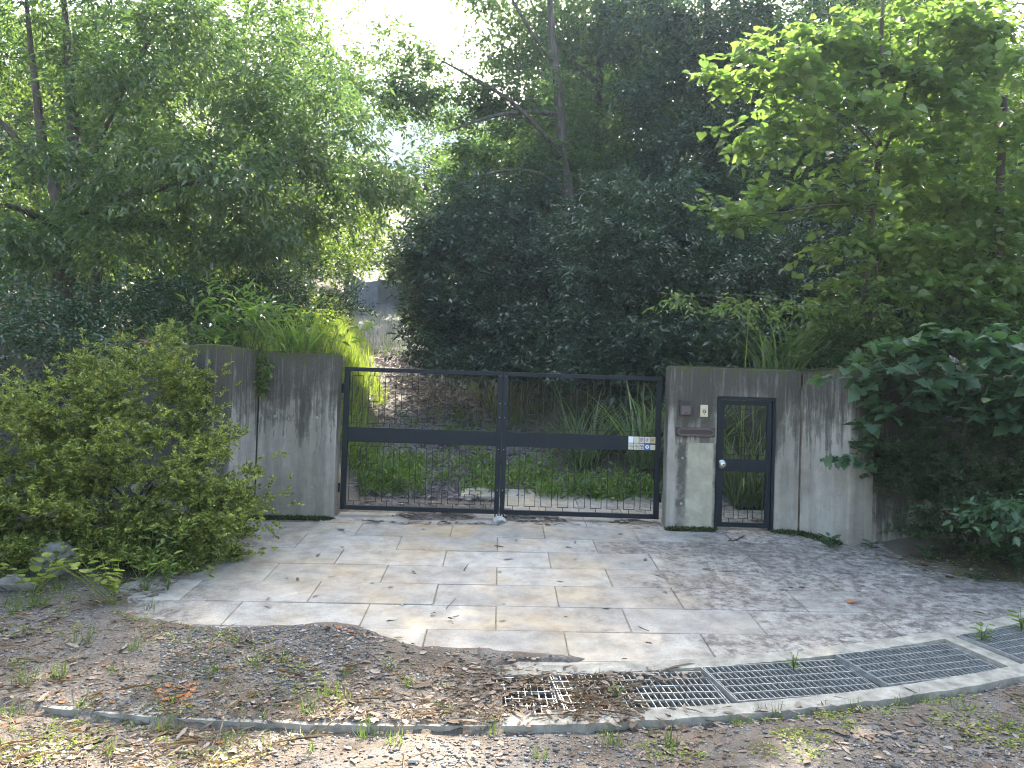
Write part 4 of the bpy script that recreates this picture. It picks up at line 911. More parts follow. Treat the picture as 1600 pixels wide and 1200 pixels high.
# ---- middle and right background
def build_middle():
    Y = 18.3; t0 = rooted(TR(Y, (905, 400, .15), (893, 330, .14), (880, 240, .125), (872, 150, .11), (862, 40, .085), (855, -60, .05)))
    l1 = TR(Y, (882, 250, .07), (850, 210, .055, -.4), (800, 160, .045, -.8), (745, 125, .03, -1.1), (690, 95, .02, -1.3))
    l2 = TR(Y, (876, 180, .07), (830, 175, .055, -.5), (770, 182, .04, -.9), (700, 205, .022, -1.2))
    l3 = TR(Y, (868, 100, .06), (830, 50, .045, -.4), (795, -10, .03, -.7))
    l4 = TR(Y, (890, 310, .05), (840, 270, .04, -.6), (770, 270, .03, -1.), (690, 300, .016, -1.3))
    l5 = TR(Y, (893, 330, .05), (830, 330, .035, -.6), (760, 320, .02, -1.2))
    lobes = LB((795, 50, 19.3, 75, 55, 1.4), (625, 92, 18.8, 60, 38, 1.1), (700, 165, 18.8, 65, 32, 1.0), (800, 150, 19, 100, 60, 1.4), (870, 20, 20, 90, 60, 1.6), (795, 255, 18.7, 80, 45, 1.2), (705, 332, 18.7, 55, 25, 1.0), (850, 270, 19, 80, 60, 1.2), (800, 330, 18.6, 110, 45, 1.1), (620, 150, 18.8, 50, 35, 1.0), (700, 360, 18.6, 60, 30, .9))
    plant('cherry_tree', 'tall tree with spreading bare limbs and pale trunk in the middle of the woods', 'tree', t0[0][:3], [t0, l1, l2, l3, l4, l5], lobes, 2700, None, 'mid_leaf', 41, nleaf=14, twig=.45, L=.125, W=.06, nclump=15, spread=.26, flat=.4, droop=.2, flatten=.4)
    Y = 21; t0 = rooted(TR(Y, (925, 330, .14), (932, 200, .12), (938, 110, .11), (935, 20, .08), (945, -60, .05)))
    l1 = TR(Y, (936, 130, .07), (900, 100, .05, -.3), (850, 40, .035, -.6), (820, -20, .02, -.8)); l2 = TR(Y, (938, 110, .06), (960, 50, .045, .3), (985, -10, .03, .4))
    lobes = LB((930, 40, 21, 90, 70, 1.8), (1000, 90, 21, 60, 60, 1.4), (960, 190, 20, 70, 60, 1.3), (880, 90, 21.5, 60, 50, 1.2), (960, 290, 20, 80, 60, 1.3))
    plant('cherry_tree', 'dark-stemmed tree just right of the pale trunk, branches spread against the sky', 'tree', t0[0][:3], [t0, l1, l2], lobes, 1700, None, 'mid_leaf', 42, nleaf=14, twig=.45, L=.125, W=.06, nclump=13, spread=.26, flat=.45, droop=.2)
    def mass(nm, label, Y, tb, lobes, n, mat, seed, **kw):
        t0 = rooted(TR(Y, *tb)); kk = dict(nleaf=15, twig=.32, L=.10, W=.042, nclump=20, spread=.24, flat=.5, shell=.6, droop=.15, bark_m='bark_dark'); kk.update(kw)
        return plant(nm, label, 'tree', t0[0][:3], [t0], lobes, n, None, mat, seed, **kk)
    mass('evergreen_tree', 'dense dark evergreen leaning over the drive, right of the pale far sheet', 17, [(830, 540, .12), (815, 440, .1), (790, 340, .05)], LB((700, 440, 16.6, 75, 75, 1.3), (790, 400, 17, 90, 80, 1.5), (680, 510, 16.2, 45, 45, .9), (780, 500, 16, 85, 60, 1.2), (668, 425, 17, 36, 38, .8), (850, 470, 16.5, 60, 80, 1.2), (730, 360, 17.4, 70, 45, 1.2), (850, 545, 15.2, 75, 40, 1.0), (760, 560, 15.2, 80, 30, .9), (690, 545, 15.6, 40, 30, .7), (760, 320, 18, 40, 40, .9), (840, 340, 17.6, 50, 45, .9)), 4200, 'dark_leaf', 43, L=.115, W=.05, sprig=.15, sprig_len=.7)
    mass('evergreen_tree', 'glossy dark evergreen rising right behind the right gate leaf', 13.6, [(985, 560, .1), (985, 480, .09), (980, 400, .05)], LB((960, 400, 13.6, 80, 60, 1.0), (1030, 430, 13.5, 80, 70, 1.0), (930, 480, 13.2, 60, 60, .9), (1010, 520, 13, 90, 50, .9), (1090, 480, 13.2, 60, 80, .9), (1000, 350, 14, 70, 40, .9), (930, 550, 12.9, 45, 30, .6), (1110, 400, 13.8, 60, 60, .9), (890, 575, 12.8, 50, 18, .5), (1020, 575, 12.6, 80, 20, .5), (960, 320, 14, 40, 35, .6), (1060, 340, 14, 50, 50, .7)), 3300, 'dark_leaf', 44, L=.10, W=.04, sprig=.15, sprig_len=.5)
    mass('evergreen_tree', 'tall dark evergreen behind the light-leaved tree on the right', 18, [(1112, 420, .2), (1112, 300, .18), (1110, 150, .14), (1105, 0, .08)], LB((1090, 40, 18, 110, 90, 1.8), (1180, 110, 18, 110, 110, 1.8), (1060, 190, 17.6, 90, 90, 1.6), (1170, 250, 17.4, 120, 90, 1.6), (1050, 300, 17.2, 80, 60, 1.4), (1180, 370, 17, 130, 80, 1.5), (1270, 30, 18.5, 110, 110, 1.8), (1290, 250, 17.5, 90, 120, 1.6), (1010, 40, 19, 60, 70, 1.4)), 4300, 'dark_leaf', 45, L=.13, W=.06, twig=.4)
    mass('evergreen_tree', 'low dark evergreen above the right wall, left of the thin trunk', 12.6, [(1230, 540, .08), (1230, 460, .06), (1225, 400, .03)], LB((1180, 450, 12.6, 80, 60, .9), (1260, 420, 12.8, 70, 80, .9), (1240, 510, 12, 90, 40, .8), (1150, 530, 12, 60, 35, .7), (1330, 470, 12.8, 60, 70, .9)), 1300, 'dark_leaf', 46, L=.095, W=.036)
    mass('evergreen_tree', 'shadowy evergreen in the middle of the wood, behind the pale trunk', 22.5, [(900, 420, .15), (900, 320, .12), (895, 200, .06)], LB((850, 230, 22.5, 80, 60, 1.5), (930, 260, 22.5, 90, 70, 1.6), (800, 310, 22, 80, 50, 1.5), (900, 350, 22, 120, 50, 1.5), (990, 330, 22, 70, 70, 1.4), (950, 160, 23, 80, 60, 1.5), (740, 280, 22.5, 50, 45, 1.2)), 1900, 'mid_leaf', 40, L=.15, W=.07, twig=.45, sprig=.15, sprig_len=.7)
    # woods further back, and beyond the bend of the drive
    mass('far_tree', 'hazy tree past the bend of the drive, above the pale sheet', 38, [(690, 420, .2), (690, 320, .15), (697, 260, .06)], LB((690, 300, 38, 50, 60, 2.5), (700, 240, 38, 45, 50, 2.5), (650, 400, 38, 40, 25, 2.0)), 600, 'far_leaf', 47, L=.2, W=.1, twig=.8)
    mass('far_tree', 'bright far tree left of the drive bend, behind the pale fence', 38, [(545, 420, .2), (548, 360, .15), (555, 310, .06)], LB((540, 350, 38, 60, 60, 2.5), (560, 290, 39, 40, 60, 2.5), (590, 410, 39, 45, 18, 1.5)), 600, 'back_leaf', 48, L=.2, W=.09, twig=.8)
    mass('far_tree', 'tall dark tree far behind the middle trunks', 30, [(850, 400, .25), (850, 250, .2), (850, 50, .1)], LB((880, 210, 30, 80, 120, 3), (980, 150, 30, 110, 150, 3), (900, 350, 28, 140, 80, 3), (760, 380, 28, 50, 40, 2.0)), 2300, 'far_leaf', 49, L=.24, W=.13, twig=.8)
    mass('far_tree', 'dark tree deep in the wood behind the right-hand trees', 27, [(1250, 400, .25), (1250, 250, .2), (1250, 50, .1)], LB((1150, 150, 27, 150, 150, 3), (1350, 120, 27, 150, 170, 3), (1250, 350, 25, 200, 110, 3), (1500, 300, 26, 160, 200, 3)), 2600, 'far_leaf', 50, L=.24, W=.13, twig=.8)
    mass('far_tree', 'dark tree deep in the wood behind the left oak', 26, [(150, 400, .25), (150, 250, .2), (150, 50, .1)], LB((50, 150, 26, 180, 170, 3), (280, 180, 27, 150, 140, 3), (150, 380, 24, 260, 80, 3), (420, 330, 26, 120, 100, 3)), 2200, 'far_leaf', 51, L=.22, W=.12, twig=.8)
build_middle()

def build_right():
    # the slender light-leaved tree
    Y = 10.2; t0 = rooted(TR(Y, (1348, 530, .05), (1352, 450, .047), (1360, 360, .044), (1372, 250, .038), (1376, 150, .03), (1378, 40, .022), (1382, -60, .012)))
    l1 = TR(Y, (1372, 260, .028), (1400, 190, .024, .1), (1428, 100, .018, .2), (1440, 20, .012, .2))
    l2 = TR(Y, (1374, 235, .018), (1330, 190, .014, -.3), (1270, 160, .010, -.5), (1190, 140, .007, -.7), (1110, 120, .004, -.8))
    l3 = TR(Y, (1364, 330, .018), (1300, 320, .013, -.3), (1200, 335, .009, -.5), (1090, 340, .004, -.6))
    l4 = TR(Y, (1378, 60, .014), (1330, 30, .011, -.3), (1270, 20, .006, -.5))
    lobes = LB((1150, 110, 9.6, 60, 45, .25), (1230, 150, 9.7, 70, 60, .35), (1310, 90, 9.9, 70, 70, .5), (1390, 60, 10.2, 90, 80, .6), (1480, 60, 10.4, 90, 90, .6), (1330, 190, 9.9, 80, 50, .4), (1440, 170, 10.3, 90, 60, .6), (1130, 335, 9.6, 60, 22, .22), (1230, 320, 9.8, 70, 28, .3), (1330, 290, 10, 70, 40, .35), (1430, 270, 10.2, 80, 45, .5), (1540, 130, 10.5, 90, 110, .6), (1400, 370, 10.2, 90, 30, .4), (1200, 230, 9.8, 50, 30, .3), (1310, 395, 10, 70, 26, .35), (1430, 440, 10.2, 90, 34, .4), (1330, 460, 10, 60, 26, .3), (1540, 300, 10.4, 90, 60, .5), (1540, 460, 10.3, 90, 40, .4))
    plant('maple_tree', 'slender tree with broad light-green leaves rising behind the right wall', 'tree', t0[0][:3], [t0, l1, l2, l3, l4], lobes, 1000, None, 'broad_leaf', 81, nleaf=8, twig=.38, L=.125, W=.105, shape='broad', nclump=15, spread=.28, flat=.22, droop=.25, sp=1.1, parts=300, r_mul=.0024, twig_r=.002, flatten=.6)
    # small-leaved branch low over the wall
    Y = 10.0; t0 = rooted(TR(Y, (1362, 535, .025), (1366, 470, .022), (1372, 400, .016)))
    l1 = TR(Y, (1366, 480, .012), (1280, 480, .009, -.3), (1180, 462, .006, -.5), (1060, 462, .003, -.6))
    plant('young_tree', 'young tree sending a feathery small-leaved branch left over the right wall', 'tree', t0[0][:3], [t0, l1], LB((1090, 470, 9.4, 55, 9, .2), (1160, 482, 9.5, 50, 14, .25), (1240, 480, 9.6, 60, 16, .3), (1330, 490, 9.8, 60, 25, .3)), 75, None, 'broad_leaf', 82, nleaf=12, twig=.3, L=.075, W=.03, shape='oval', nclump=9, spread=.3, flat=.5, droop=.4, flatten=.5, r_mul=.002, twig_r=.0018)
    for i, (Y, tb, lb, lab) in enumerate([(11.4, [(1462, 500, .04), (1470, 430, .036), (1485, 330, .028), (1500, 220, .02)], [(1420, 380, 11.2, 80, 50, .5), (1500, 350, 11.4, 80, 60, .6), (1470, 440, 11, 90, 40, .5), (1400, 310, 11.4, 60, 40, .5), (1560, 270, 11.6, 70, 70, .6)], 'thin leaning tree between the slender tree and the thick right trunk'), (11.0, [(1558, 560, .085), (1556, 480, .08), (1560, 400, .07), (1562, 300, .055), (1570, 150, .04)], [(1560, 330, 11, 80, 60, .6), (1590, 200, 11, 90, 90, .7), (1530, 420, 10.8, 90, 45, .6), (1620, 420, 10.8, 80, 70, .6)], 'sturdier trunk at the right edge, bark brown, leaves light green')]):
        t0 = rooted(TR(Y, *tb)); plant('maple_tree', lab, 'tree', t0[0][:3], [t0], LB(*lb), 260, None, 'broad_leaf', 83 + i, nleaf=9, twig=.34, L=.12, W=.075, shape='oval', nclump=12, spread=.3, flat=.35, droop=.3, sp=1.0, r_mul=.0026, twig_r=.002, flatten=.5)
    Y = 15; t0 = rooted(TR(Y, (1500, 420, .1), (1505, 250, .08), (1510, 50, .05)))
    plant('bright_tree', 'sunlit yellow-green tree behind the right-hand saplings', 'tree', t0[0][:3], [t0], LB((1480, 80, 15, 130, 120, 1.4), (1580, 200, 15, 110, 140, 1.4), (1450, 300, 15, 110, 90, 1.2), (1560, 420, 14.5, 120, 80, 1.2)), 1100, None, 'back_leaf', 86, nleaf=13, twig=.4, L=.12, W=.06, nclump=14, droop=.3)
    # ground-level thicket over the right wall
    def bush(nm, lab, b, lobes, n, mat, seed, cat='shrub', stems=5, sr=.014, **kw):
        rg = random.Random(seed); st = []; b = np.array(b, float)
        for k in range(stems):
            c = lobes[k % len(lobes)][0]; s = b + np.array([rg.uniform(-.15, .15), rg.uniform(-.1, .1), -.05]); e = s * .35 + np.array(c) * .65; m = (s + e) / 2 + np.array([rg.uniform(-.1, .1), rg.uniform(-.1, .1), .08]); st.append([(*s, sr), (*m, sr * .8), (*e, sr * .5)])
        return plant(nm, lab, cat, b, st, lobes, n, None, mat, seed, **kw)
    bush('leafy_thicket', 'tangled bright undergrowth on the bank above the right wall', G(px(1450, 530, 10.4)[0], 10.4), LB((1300, 540, 10.2, 90, 28, .5), (1420, 530, 10.3, 90, 35, .5), (1540, 520, 10.3, 90, 45, .6)), 420, 'mid_leaf', 91, nleaf=12, twig=.25, L=.085, W=.036, shape='oval', nclump=12, droop=.2)
    b = G(px(1520, 760, 7.6)[0], 7.6)
    lobes = LB((1350, 585, 8.0, 55, 16, .16), (1420, 560, 8.0, 80, 24, .3), (1500, 545, 7.8, 90, 30, .35), (1580, 560, 7.5, 80, 40, .35), (1400, 620, 7.9, 60, 40, .15), (1360, 690, 8.0, 30, 32, .08), (1330, 720, 7.95, 14, 12, .05), (1480, 625, 7.6, 70, 30, .3), (1590, 640, 7.2, 60, 22, .3), (1440, 590, 7.8, 60, 24, .3), (1650, 560, 7.0, 80, 60, .6), (1640, 640, 7.0, 60, 50, .5), (1540, 600, 7.6, 60, 30, .3))
    s1 = TR(7.7, (1515, 780, .022), (1512, 700, .02), (1505, 650, .017), (1490, 600, .012)); s1[0] = (*b[:2], b[2] - .05, .022)
    s2 = TR(7.7, (1505, 650, .013), (1440, 600, .010, .1), (1370, 585, .006, .2)); s3 = TR(7.7, (1505, 650, .012), (1550, 590, .01, -.1), (1600, 560, .006, -.2)); s4 = TR(7.7, (1440, 600, .009), (1400, 640, .007, .2), (1355, 690, .004, .25))
    plant('mulberry_bush', 'large-leaved bush spilling over the corner of the right wall', 'shrub', b, [s1, s2, s3, s4], lobes, 150, None, 'mulberry_leaf', 92, nleaf=6, twig=.22, L=.15, W=.135, shape='lobed', nclump=9, spread=.34, flat=.35, droop=.3, sp=1.1, parts=300, r_mul=.0022, twig_r=.002, flatten=.6, bark_m='twig')
    bush('young_shrub', 'low shrub with pointed light leaves at the right edge below the mulberry', G(px(1560, 850, 7.45)[0] + .3, 7.45), LB((1530, 800, 6.9, 45, 14, .2), (1590, 780, 6.8, 40, 20, .2), (1570, 820, 6.7, 40, 12, .15)), 30, 'mulberry_leaf', 93, nleaf=8, twig=.2, L=.095, W=.045, shape='oval', nclump=7, droop=.35, sp=1.1, parts=240, sr=.006, r_mul=.002, twig_r=.0015, flatten=.5)
    lobes = LB((1420, 700, 8.0, 65, 22, .25), (1500, 730, 7.8, 90, 45, .4), (1580, 720, 7.6, 60, 60, .4), (1450, 770, 7.9, 60, 40, .3), (1560, 800, 7.4, 70, 40, .3), (1430, 650, 8.0, 50, 30, .2), (1520, 660, 7.8, 60, 40, .3), (1600, 640, 7.8, 60, 60, .4), (1470, 830, 7.7, 60, 22, .25), (1400, 740, 8.1, 45, 40, .15), (1590, 850, 7.3, 60, 30, .3), (1660, 750, 7.4, 60, 120, .5))
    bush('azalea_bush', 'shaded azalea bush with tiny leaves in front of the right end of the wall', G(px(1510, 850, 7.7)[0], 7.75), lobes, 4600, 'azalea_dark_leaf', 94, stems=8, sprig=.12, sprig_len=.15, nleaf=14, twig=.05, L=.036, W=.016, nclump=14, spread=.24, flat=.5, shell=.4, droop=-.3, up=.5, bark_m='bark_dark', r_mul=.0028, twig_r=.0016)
    # small herbs along the foot of the right wall
    def herb(lab, x, y, n, L, W, mat, seed, h=.12, shape='oval', r=.09, name='small_herb', hgt=None):
        p = onap(x, y); p[2] = max(float(ground_z(p[0], p[1])), zp(p[0], p[1]))
        t = thing(name, p, lab, 'weed', 'weeds beside the paving'); rng = np.random.default_rng(seed)
        me = leaf_cloud('leaf', np.zeros((1, 3)), np.array([[0, 1., 0]]), np.array([[0, 0, 1.]]), np.array([1.]), np.array([W / L]), shape); me.materials.append(MATS[mat]); A, B = [], []
        ns = 1 if h < .17 else 8; tips_ = [np.array([rng.normal() * r * .45, rng.normal() * r * .45, h * (.65 + .4 * rng.random())]) for _ in range(ns)]
        for i in range(n):
            a = i * 2.4 + rng.normal() * .3; f = (i + .5) / n; st = np.array([math.cos(a) * r * .35 * f, math.sin(a) * r * .35 * f, h * f])
            if ns > 1:
                tp = tips_[i % ns]; f = .25 + .75 * (i // ns + 1) / (n / ns); st = tp * min(f, 1.0) * np.array([f, f, 1]) + rng.normal(size=3) * .006
                if i < ns: A.append(np.array([0, 0, -.01])); B.append(tp * np.array([.5, .5, .55])); A.append(tp * np.array([.5, .5, .55])); B.append(tp)
            else: A.append(np.array([0, 0, -.01])); B.append(st)
            d = unit(np.array([math.cos(a), math.sin(a), .55 - .5 * rng.random()])); s = unit(np.cross(d, [0, 0, 1.])); nn = np.cross(s, d); M = Matrix(((s[0], d[0], nn[0]), (s[1], d[1], nn[1]), (s[2], d[2], nn[2]))).to_4x4()
            o = link('leaf', me, None, t); o.matrix_local = Matrix.Translation(Vector(st.tolist())) @ M @ Matrix.Scale(float(L * (.7 + .5 * rng.random())), 4)
        m = tubes('stem', np.array(A), np.array(B), np.full(len(A), .003), np.full(len(A), .0018), 4); link('stem', m, mat, t)
    herb('broad-leaved herb at the foot of the right wall, below its corner', 1296, 856, 12, .11, .05, 'mulberry_leaf', 1, .12)
    herb('small herb just right of the right wall corner', 1360, 857, 8, .09, .045, 'mulberry_leaf', 2, .08)
    herb('dark leafy herb between the wall corner and the right edge', 1450, 878, 12, .10, .048, 'mulberry_leaf', 3, .13)
    herb('low pale herb on the soil at the right, before the shaded azalea', 1525, 905, 11, .07, .045, 'mulberry_leaf', 4, .05)
    herb('broad dark leaves at the right edge of the paving', 1590, 905, 14, .16, .11, 'mulberry_leaf', 5, .2, 'broad')
    herb('bright weed growing out of the drain curb near the right edge', 1535, 1003, 14, .075, .035, 'herb_leaf', 6, .13)
    herb('leafy sprig growing through the drain grate', 1240, 1045, 9, .05, .025, 'herb_leaf', 7, .12)
    herb('small weed in the left part of the drain grates', 963, 1090, 8, .05, .022, 'herb_leaf', 8, .08)
    herb('tall weed on the curb at the far right edge', 1596, 985, 12, .09, .04, 'herb_leaf', 9, .16)
    herb('lime-green leafy weed in front of the azalea, right of the stone', 180, 948, 56, .075, .066, 'lime_leaf', 10, .40, 'broad', .8)
    herb('lime-green weed left of the stone at the left edge', 50, 945, 30, .09, .075, 'lime_leaf', 11, .24, 'broad', .6)
    herb('upright dark weed among the azalea twigs at its foot', 228, 925, 40, .09, .035, 'herb_leaf', 12, .52, 'oval', .35)
    herb('small weed at the edge of the paving under the azalea', 262, 922, 20, .085, .03, 'herb_leaf', 13, .24)
    herb('green weed sprig on the gravel at the centre of the foreground', 610, 1050, 7, .05, .02, 'herb_leaf', 14, .06)
build_right()

def build_undergrowth():
    """low cover on the wooded slopes"""
    rng = np.random.default_rng(99); n = 10000
    y = 11.5 + 40 * rng.random(n) ** 1.4; sd_ = rng.random(n) < .55; s = 24 * rng.random(n) ** 1.5
    x = np.where(sd_, xd(y) + 2.7 + s, xd(y) - 3.6 - s); x = np.where(sd_ & (y < 12.6), np.maximum(x, 3.6), x)
    d = fbm(x * .7, y * .7, 12); k = 12; h = (.35 + 1.5 * np.clip(d - .35, 0, 1)) * (.6 + y / 30)
    P = np.repeat(np.stack([x, y, ground_z(x, y)], 1), k, 0); m = len(P); P += np.stack([rng.normal(size=m) * .2, rng.normal(size=m) * .2, np.repeat(h, k) * rng.random(m)], 1)
    L = np.repeat(.06 + .0065 * y, k) * (.6 + .8 * rng.random(m)); D = rng.normal(size=(m, 3)); D[:, 2] -= .2
    o = link('undergrowth', leaf_cloud('undergrowth', P, D, np.array([[0, 0, 1.]]) + rng.normal(size=(m, 3)) * .5, L, L * .45, 'lance'), 'dark_leaf'); tag(o, 'dark leafy undergrowth covering the slopes under the trees', 'undergrowth', kind='stuff')
build_undergrowth()
# ---- loose things on the ground
def build_litter():
    rng = np.random.default_rng(17)
    def gz(x, y):
        g = ground_z(x, y); rad = np.hypot(x - XC, y - YC); ph = np.arctan2(x - XC, YC - y)
        return g, rad, ph
    def scatter_px(n, poly):
        """random points on the ground seen inside a photo polygon (by distance-even sampling)"""
        poly = np.array(poly, float); lo, hi = poly.min(0), poly.max(0); out = []
        while len(out) < n:
            q = lo + (hi - lo) * rng.random((n, 2)); ins = np.zeros(n, bool); j = len(poly) - 1
            for i in range(len(poly)):
                a, b = poly[i], poly[j]; ins ^= ((a[1] > q[:, 1]) != (b[1] > q[:, 1])) & (q[:, 0] < (b[0] - a[0]) * (q[:, 1] - a[1]) / (b[1] - a[1] + 1e-9) + a[0]); j = i
            out += [onap(*p) for p in q[ins]]
        return np.array(out[:n])
    fore = [(-60, 960), (150, 955), (280, 980), (540, 982), (680, 1015), (900, 1035), (900, 1110), (1200, 1108), (1620, 1060), (1660, 1290), (-60, 1290)]
    left = [(-60, 960), (160, 955), (420, 1000), (560, 1100), (300, 1290), (-60, 1290)]
    mid = [(560, 1040), (900, 1045), (960, 1110), (800, 1140), (500, 1130)]
    soil = [(-60, 885), (120, 895), (250, 885), (300, 885), (160, 955), (-60, 965)]; soilr = [(1330, 862), (1620, 880), (1620, 935), (1400, 885)]
    # gravel
    P = scatter_px(21000, fore); P = np.concatenate([P, scatter_px(7000, [(250, 982), (540, 978), (660, 1012), (900, 1040), (880, 1060), (500, 1080), (250, 1060)])])
    gr, rad, ph = gz(P[:, 0], P[:, 1]); ok = (gr > zp(P[:, 0], P[:, 1]) - .06) & ~((rad > R_FAR) & (rad < R_NEAR - .02) & (ph > math.radians(4.6))); ok &= ~((rad < R_FAR) & (gr < zp(P[:, 0], P[:, 1]) + .002)); P = P[ok]; P[:, 2] = gr[ok]
    dens = fbm(P[:, 0] * 1.5, P[:, 1] * 1.5, 4); P = P[rng.random(len(P)) < np.clip((dens - .28) * 3.2, .12, 1)]
    n = len(P); s = .0035 + .010 * rng.random(n) ** 3.2; big = rng.random(n) < .006; s[big] *= 2.2
    oc = np.array([(1, 0, 0), (-1, 0, 0), (0, 1, 0), (0, -1, 0), (0, 0, .7), (0, 0, -.5)], float); fc = np.array([(0, 2, 4), (2, 1, 4), (1, 3, 4), (3, 0, 4), (2, 0, 5), (1, 2, 5), (3, 1, 5), (0, 3, 5)])
    a = rng.random(n) * math.tau; c, si = np.cos(a), np.sin(a); T = oc[None] * (1 + .35 * rng.normal(size=(n, 6, 3))) * np.stack([s * 1.3, s, s * .75], 1)[:, None, :]
    V = np.stack([T[:, :, 0] * c[:, None] - T[:, :, 1] * si[:, None], T[:, :, 0] * si[:, None] + T[:, :, 1] * c[:, None], T[:, :, 2]], 2) + P[:, None, :] + np.array([0, 0, 1.]) * (s * .25)[:, None, None]
    F = ((np.arange(n) * 6)[:, None] + fc.ravel()[None]).ravel(); m = np_mesh('gravel', V.reshape(-1, 3), F, np.full(n * 8, 3))
    tag(link('gravel', m, 'gravel_stone'), 'grey gravel strewn over the earth in front of the paving', 'gravel', kind='stuff')
    # dead leaves
    def lit(name, P, L, W, mat, lab, lift=.008, shape='dead', tilt=.16, cat='dead leaves'):
        g, rad, ph = gz(P[:, 0], P[:, 1]); zz = np.maximum(g, np.where((rad > R_FAR) & (rad < R_NEAR), zp(P[:, 0], P[:, 1]) + .004, g)); zz = np.where((P[:, 1] < 8.7) & (rad < R_FAR) & (P[:, 0] > -3.2) & (P[:, 0] < 4.2), np.maximum(zz, zp(P[:, 0], P[:, 1]) + .002), zz)
        n = len(P); Q = P.copy(); Q[:, 2] = zz + lift * rng.random(n); a = rng.random(n) * math.tau; tv = (tilt * (.4 + 2.6 * rng.random(n) ** 3))[:, None]; D = np.stack([np.cos(a), np.sin(a), rng.normal(size=n) * tv[:, 0] * .6], 1); N = np.array([[0, 0, 1.]]) + rng.normal(size=(n, 3)) * tv
        m = leaf_cloud(name, Q, D, N, L * np.exp(rng.normal(size=n) * .42 - .12), W * np.exp(rng.normal(size=n) * .38 - .12), shape); tag(link(name, m, mat), lab, cat, kind='stuff')
    cl = lambda P, s, t: P[fbm(P[:, 0] * s, P[:, 1] * s, 31) > t]
    lit('leaf_litter', np.concatenate([cl(scatter_px(3000, fore), 2.2, .52), cl(scatter_px(500, fore), 6, .4), scatter_px(300, left), cl(scatter_px(2200, left), 2.6, .52), scatter_px(230, mid), scatter_px(170, soil), scatter_px(140, soilr), scatter_px(90, [(900, 1050), (1110, 1046), (1100, 1062), (900, 1075)]), scatter_px(240, [(640, 1060), (860, 1050), (930, 1070), (900, 1112), (640, 1118)]), scatter_px(160, [(940, 1050), (880, 1130), (1010, 1140), (1000, 1090)])]), .06, .024, 'dead_leaf', 'fallen pale brown leaves scattered over the earth in front')
    lit('gate_litter', np.concatenate([scatter_px(900, [(540, 800), (1010, 812), (960, 822), (620, 818), (535, 812)]), scatter_px(260, [(540, 770), (790, 790), (790, 806), (530, 798)]), cl(scatter_px(120, [(420, 815), (1200, 835), (1500, 900), (700, 980), (420, 960)]), 1, .3)[:70]]), .075, .026, 'drive_leaf', 'dead brown leaves gathered under the driveway gate')
    lit('edge_litter', np.concatenate([scatter_px(420, [(400, 820), (270, 880), (130, 955), (250, 930), (390, 850)]), scatter_px(120, [(1300, 855), (1620, 890), (1620, 930), (1400, 880)])]), .05, .02, 'dead_leaf', 'thin brown leaf litter along both edges of the paving')
    # dry straw and needles
    a = np.concatenate([scatter_px(700, mid), scatter_px(1700, left), cl(scatter_px(1400, fore), 2, .48), scatter_px(350, [(880, 1060), (960, 1060), (1000, 1120), (900, 1125)])]); lit('straw', a, .10, .0035, 'straw', 'dry straw and needles lying on the earth by the drain', .015, 'dead', .16, 'straw')
    lit('rust_litter', np.concatenate([scatter_px(60, [(240, 1080), (310, 1070), (300, 1105), (240, 1110)]), scatter_px(12, [(520, 985), (560, 985), (550, 1000), (520, 1000)]), scatter_px(40, left)]), .055, .02, 'rust_leaf', 'rust-red dead needles and leaves on the earth at the left')
    # drive litter
    y = 10 + 14 * rng.random(11000) ** 1.3; x = xd(y) + rng.normal(size=11000) * .8; P = np.stack([x, y, y * 0], 1); lit('drive_litter', P, .085, .035, 'drive_leaf', 'dead leaves covering the drive behind the gate', .03, 'oval', .6)
    # grass tufts in the foreground
    tufts = [(260, 1130, 18), (520, 1085, 16), (610, 1045, 10), (440, 1032, 12), (400, 1040, 14), (330, 1050, 14), (130, 1100, 14), (20, 1110, 16), (480, 1110, 14), (570, 1140, 16), (640, 1070, 14), (690, 1075, 10), (770, 1130, 14), (960, 1165, 12), (1280, 1090, 14), (1210, 1110, 16), (1340, 1100, 12), (1410, 1090, 12), (1540, 1000, 10), (1050, 1170, 14), (1150, 1120, 10), (90, 1055, 18), (40, 1065, 18), (180, 1045, 10), (130, 1000, 18), (60, 950, 18), (20, 960, 16), (235, 945, 14), (265, 1090, 10), (620, 1160, 14), (350, 1160, 12), (840, 1190, 10), (1500, 1110, 12), (1440, 1085, 12), (1090, 1115, 8), (950, 1150, 10), (350, 985, 8), (210, 1010, 14), (90, 930, 14), (700, 1110, 10), (170, 1180, 12), (1240, 1160, 8), (1330, 1150, 8), (1580, 1150, 10), (540, 1050, 10), (290, 1000, 8), (1020, 1140, 8), (490, 1180, 10)]
    Pb, hs = [], []
    for x, y, n in tufts:
        p = onap(x, y + 8); k = int(n * 1.5); q = p + rng.normal(size=(k, 3)) * np.array([.028, .028, 0]); Pb.append(q); hs.append(np.full(k, n / 14.0))
    cloud = cl(scatter_px(900, soil), 2.2, .42); Pb.append(cloud); hs.append(np.full(len(cloud), .9))
    cloud = cl(scatter_px(2200, left), 1.6, .5); Pb.append(cloud); hs.append(np.full(len(cloud), .5)); cloud = cl(scatter_px(900, fore), 2.2, .53); Pb.append(cloud); hs.append(np.full(len(cloud), .4))
    P = np.concatenate(Pb); hs = np.concatenate(hs); g, rad, ph = gz(P[:, 0], P[:, 1]); ok = ~((rad > R_G0) & (rad < R_G1) & (ph > math.radians(4.6))); P, hs = P[ok], hs[ok]; P[:, 2] = g[ok] - .003
    b = blades(rng, P, .10, .0065, 1.1); m = leaf_cloud('grass', b[0], b[1], b[2], b[3] * hs, b[4] * (.6 + .4 * hs), 'blade'); tag(link('grass', m, 'grass_blade'), 'thin green grass tufts growing in the earth in front', 'grass', kind='stuff')
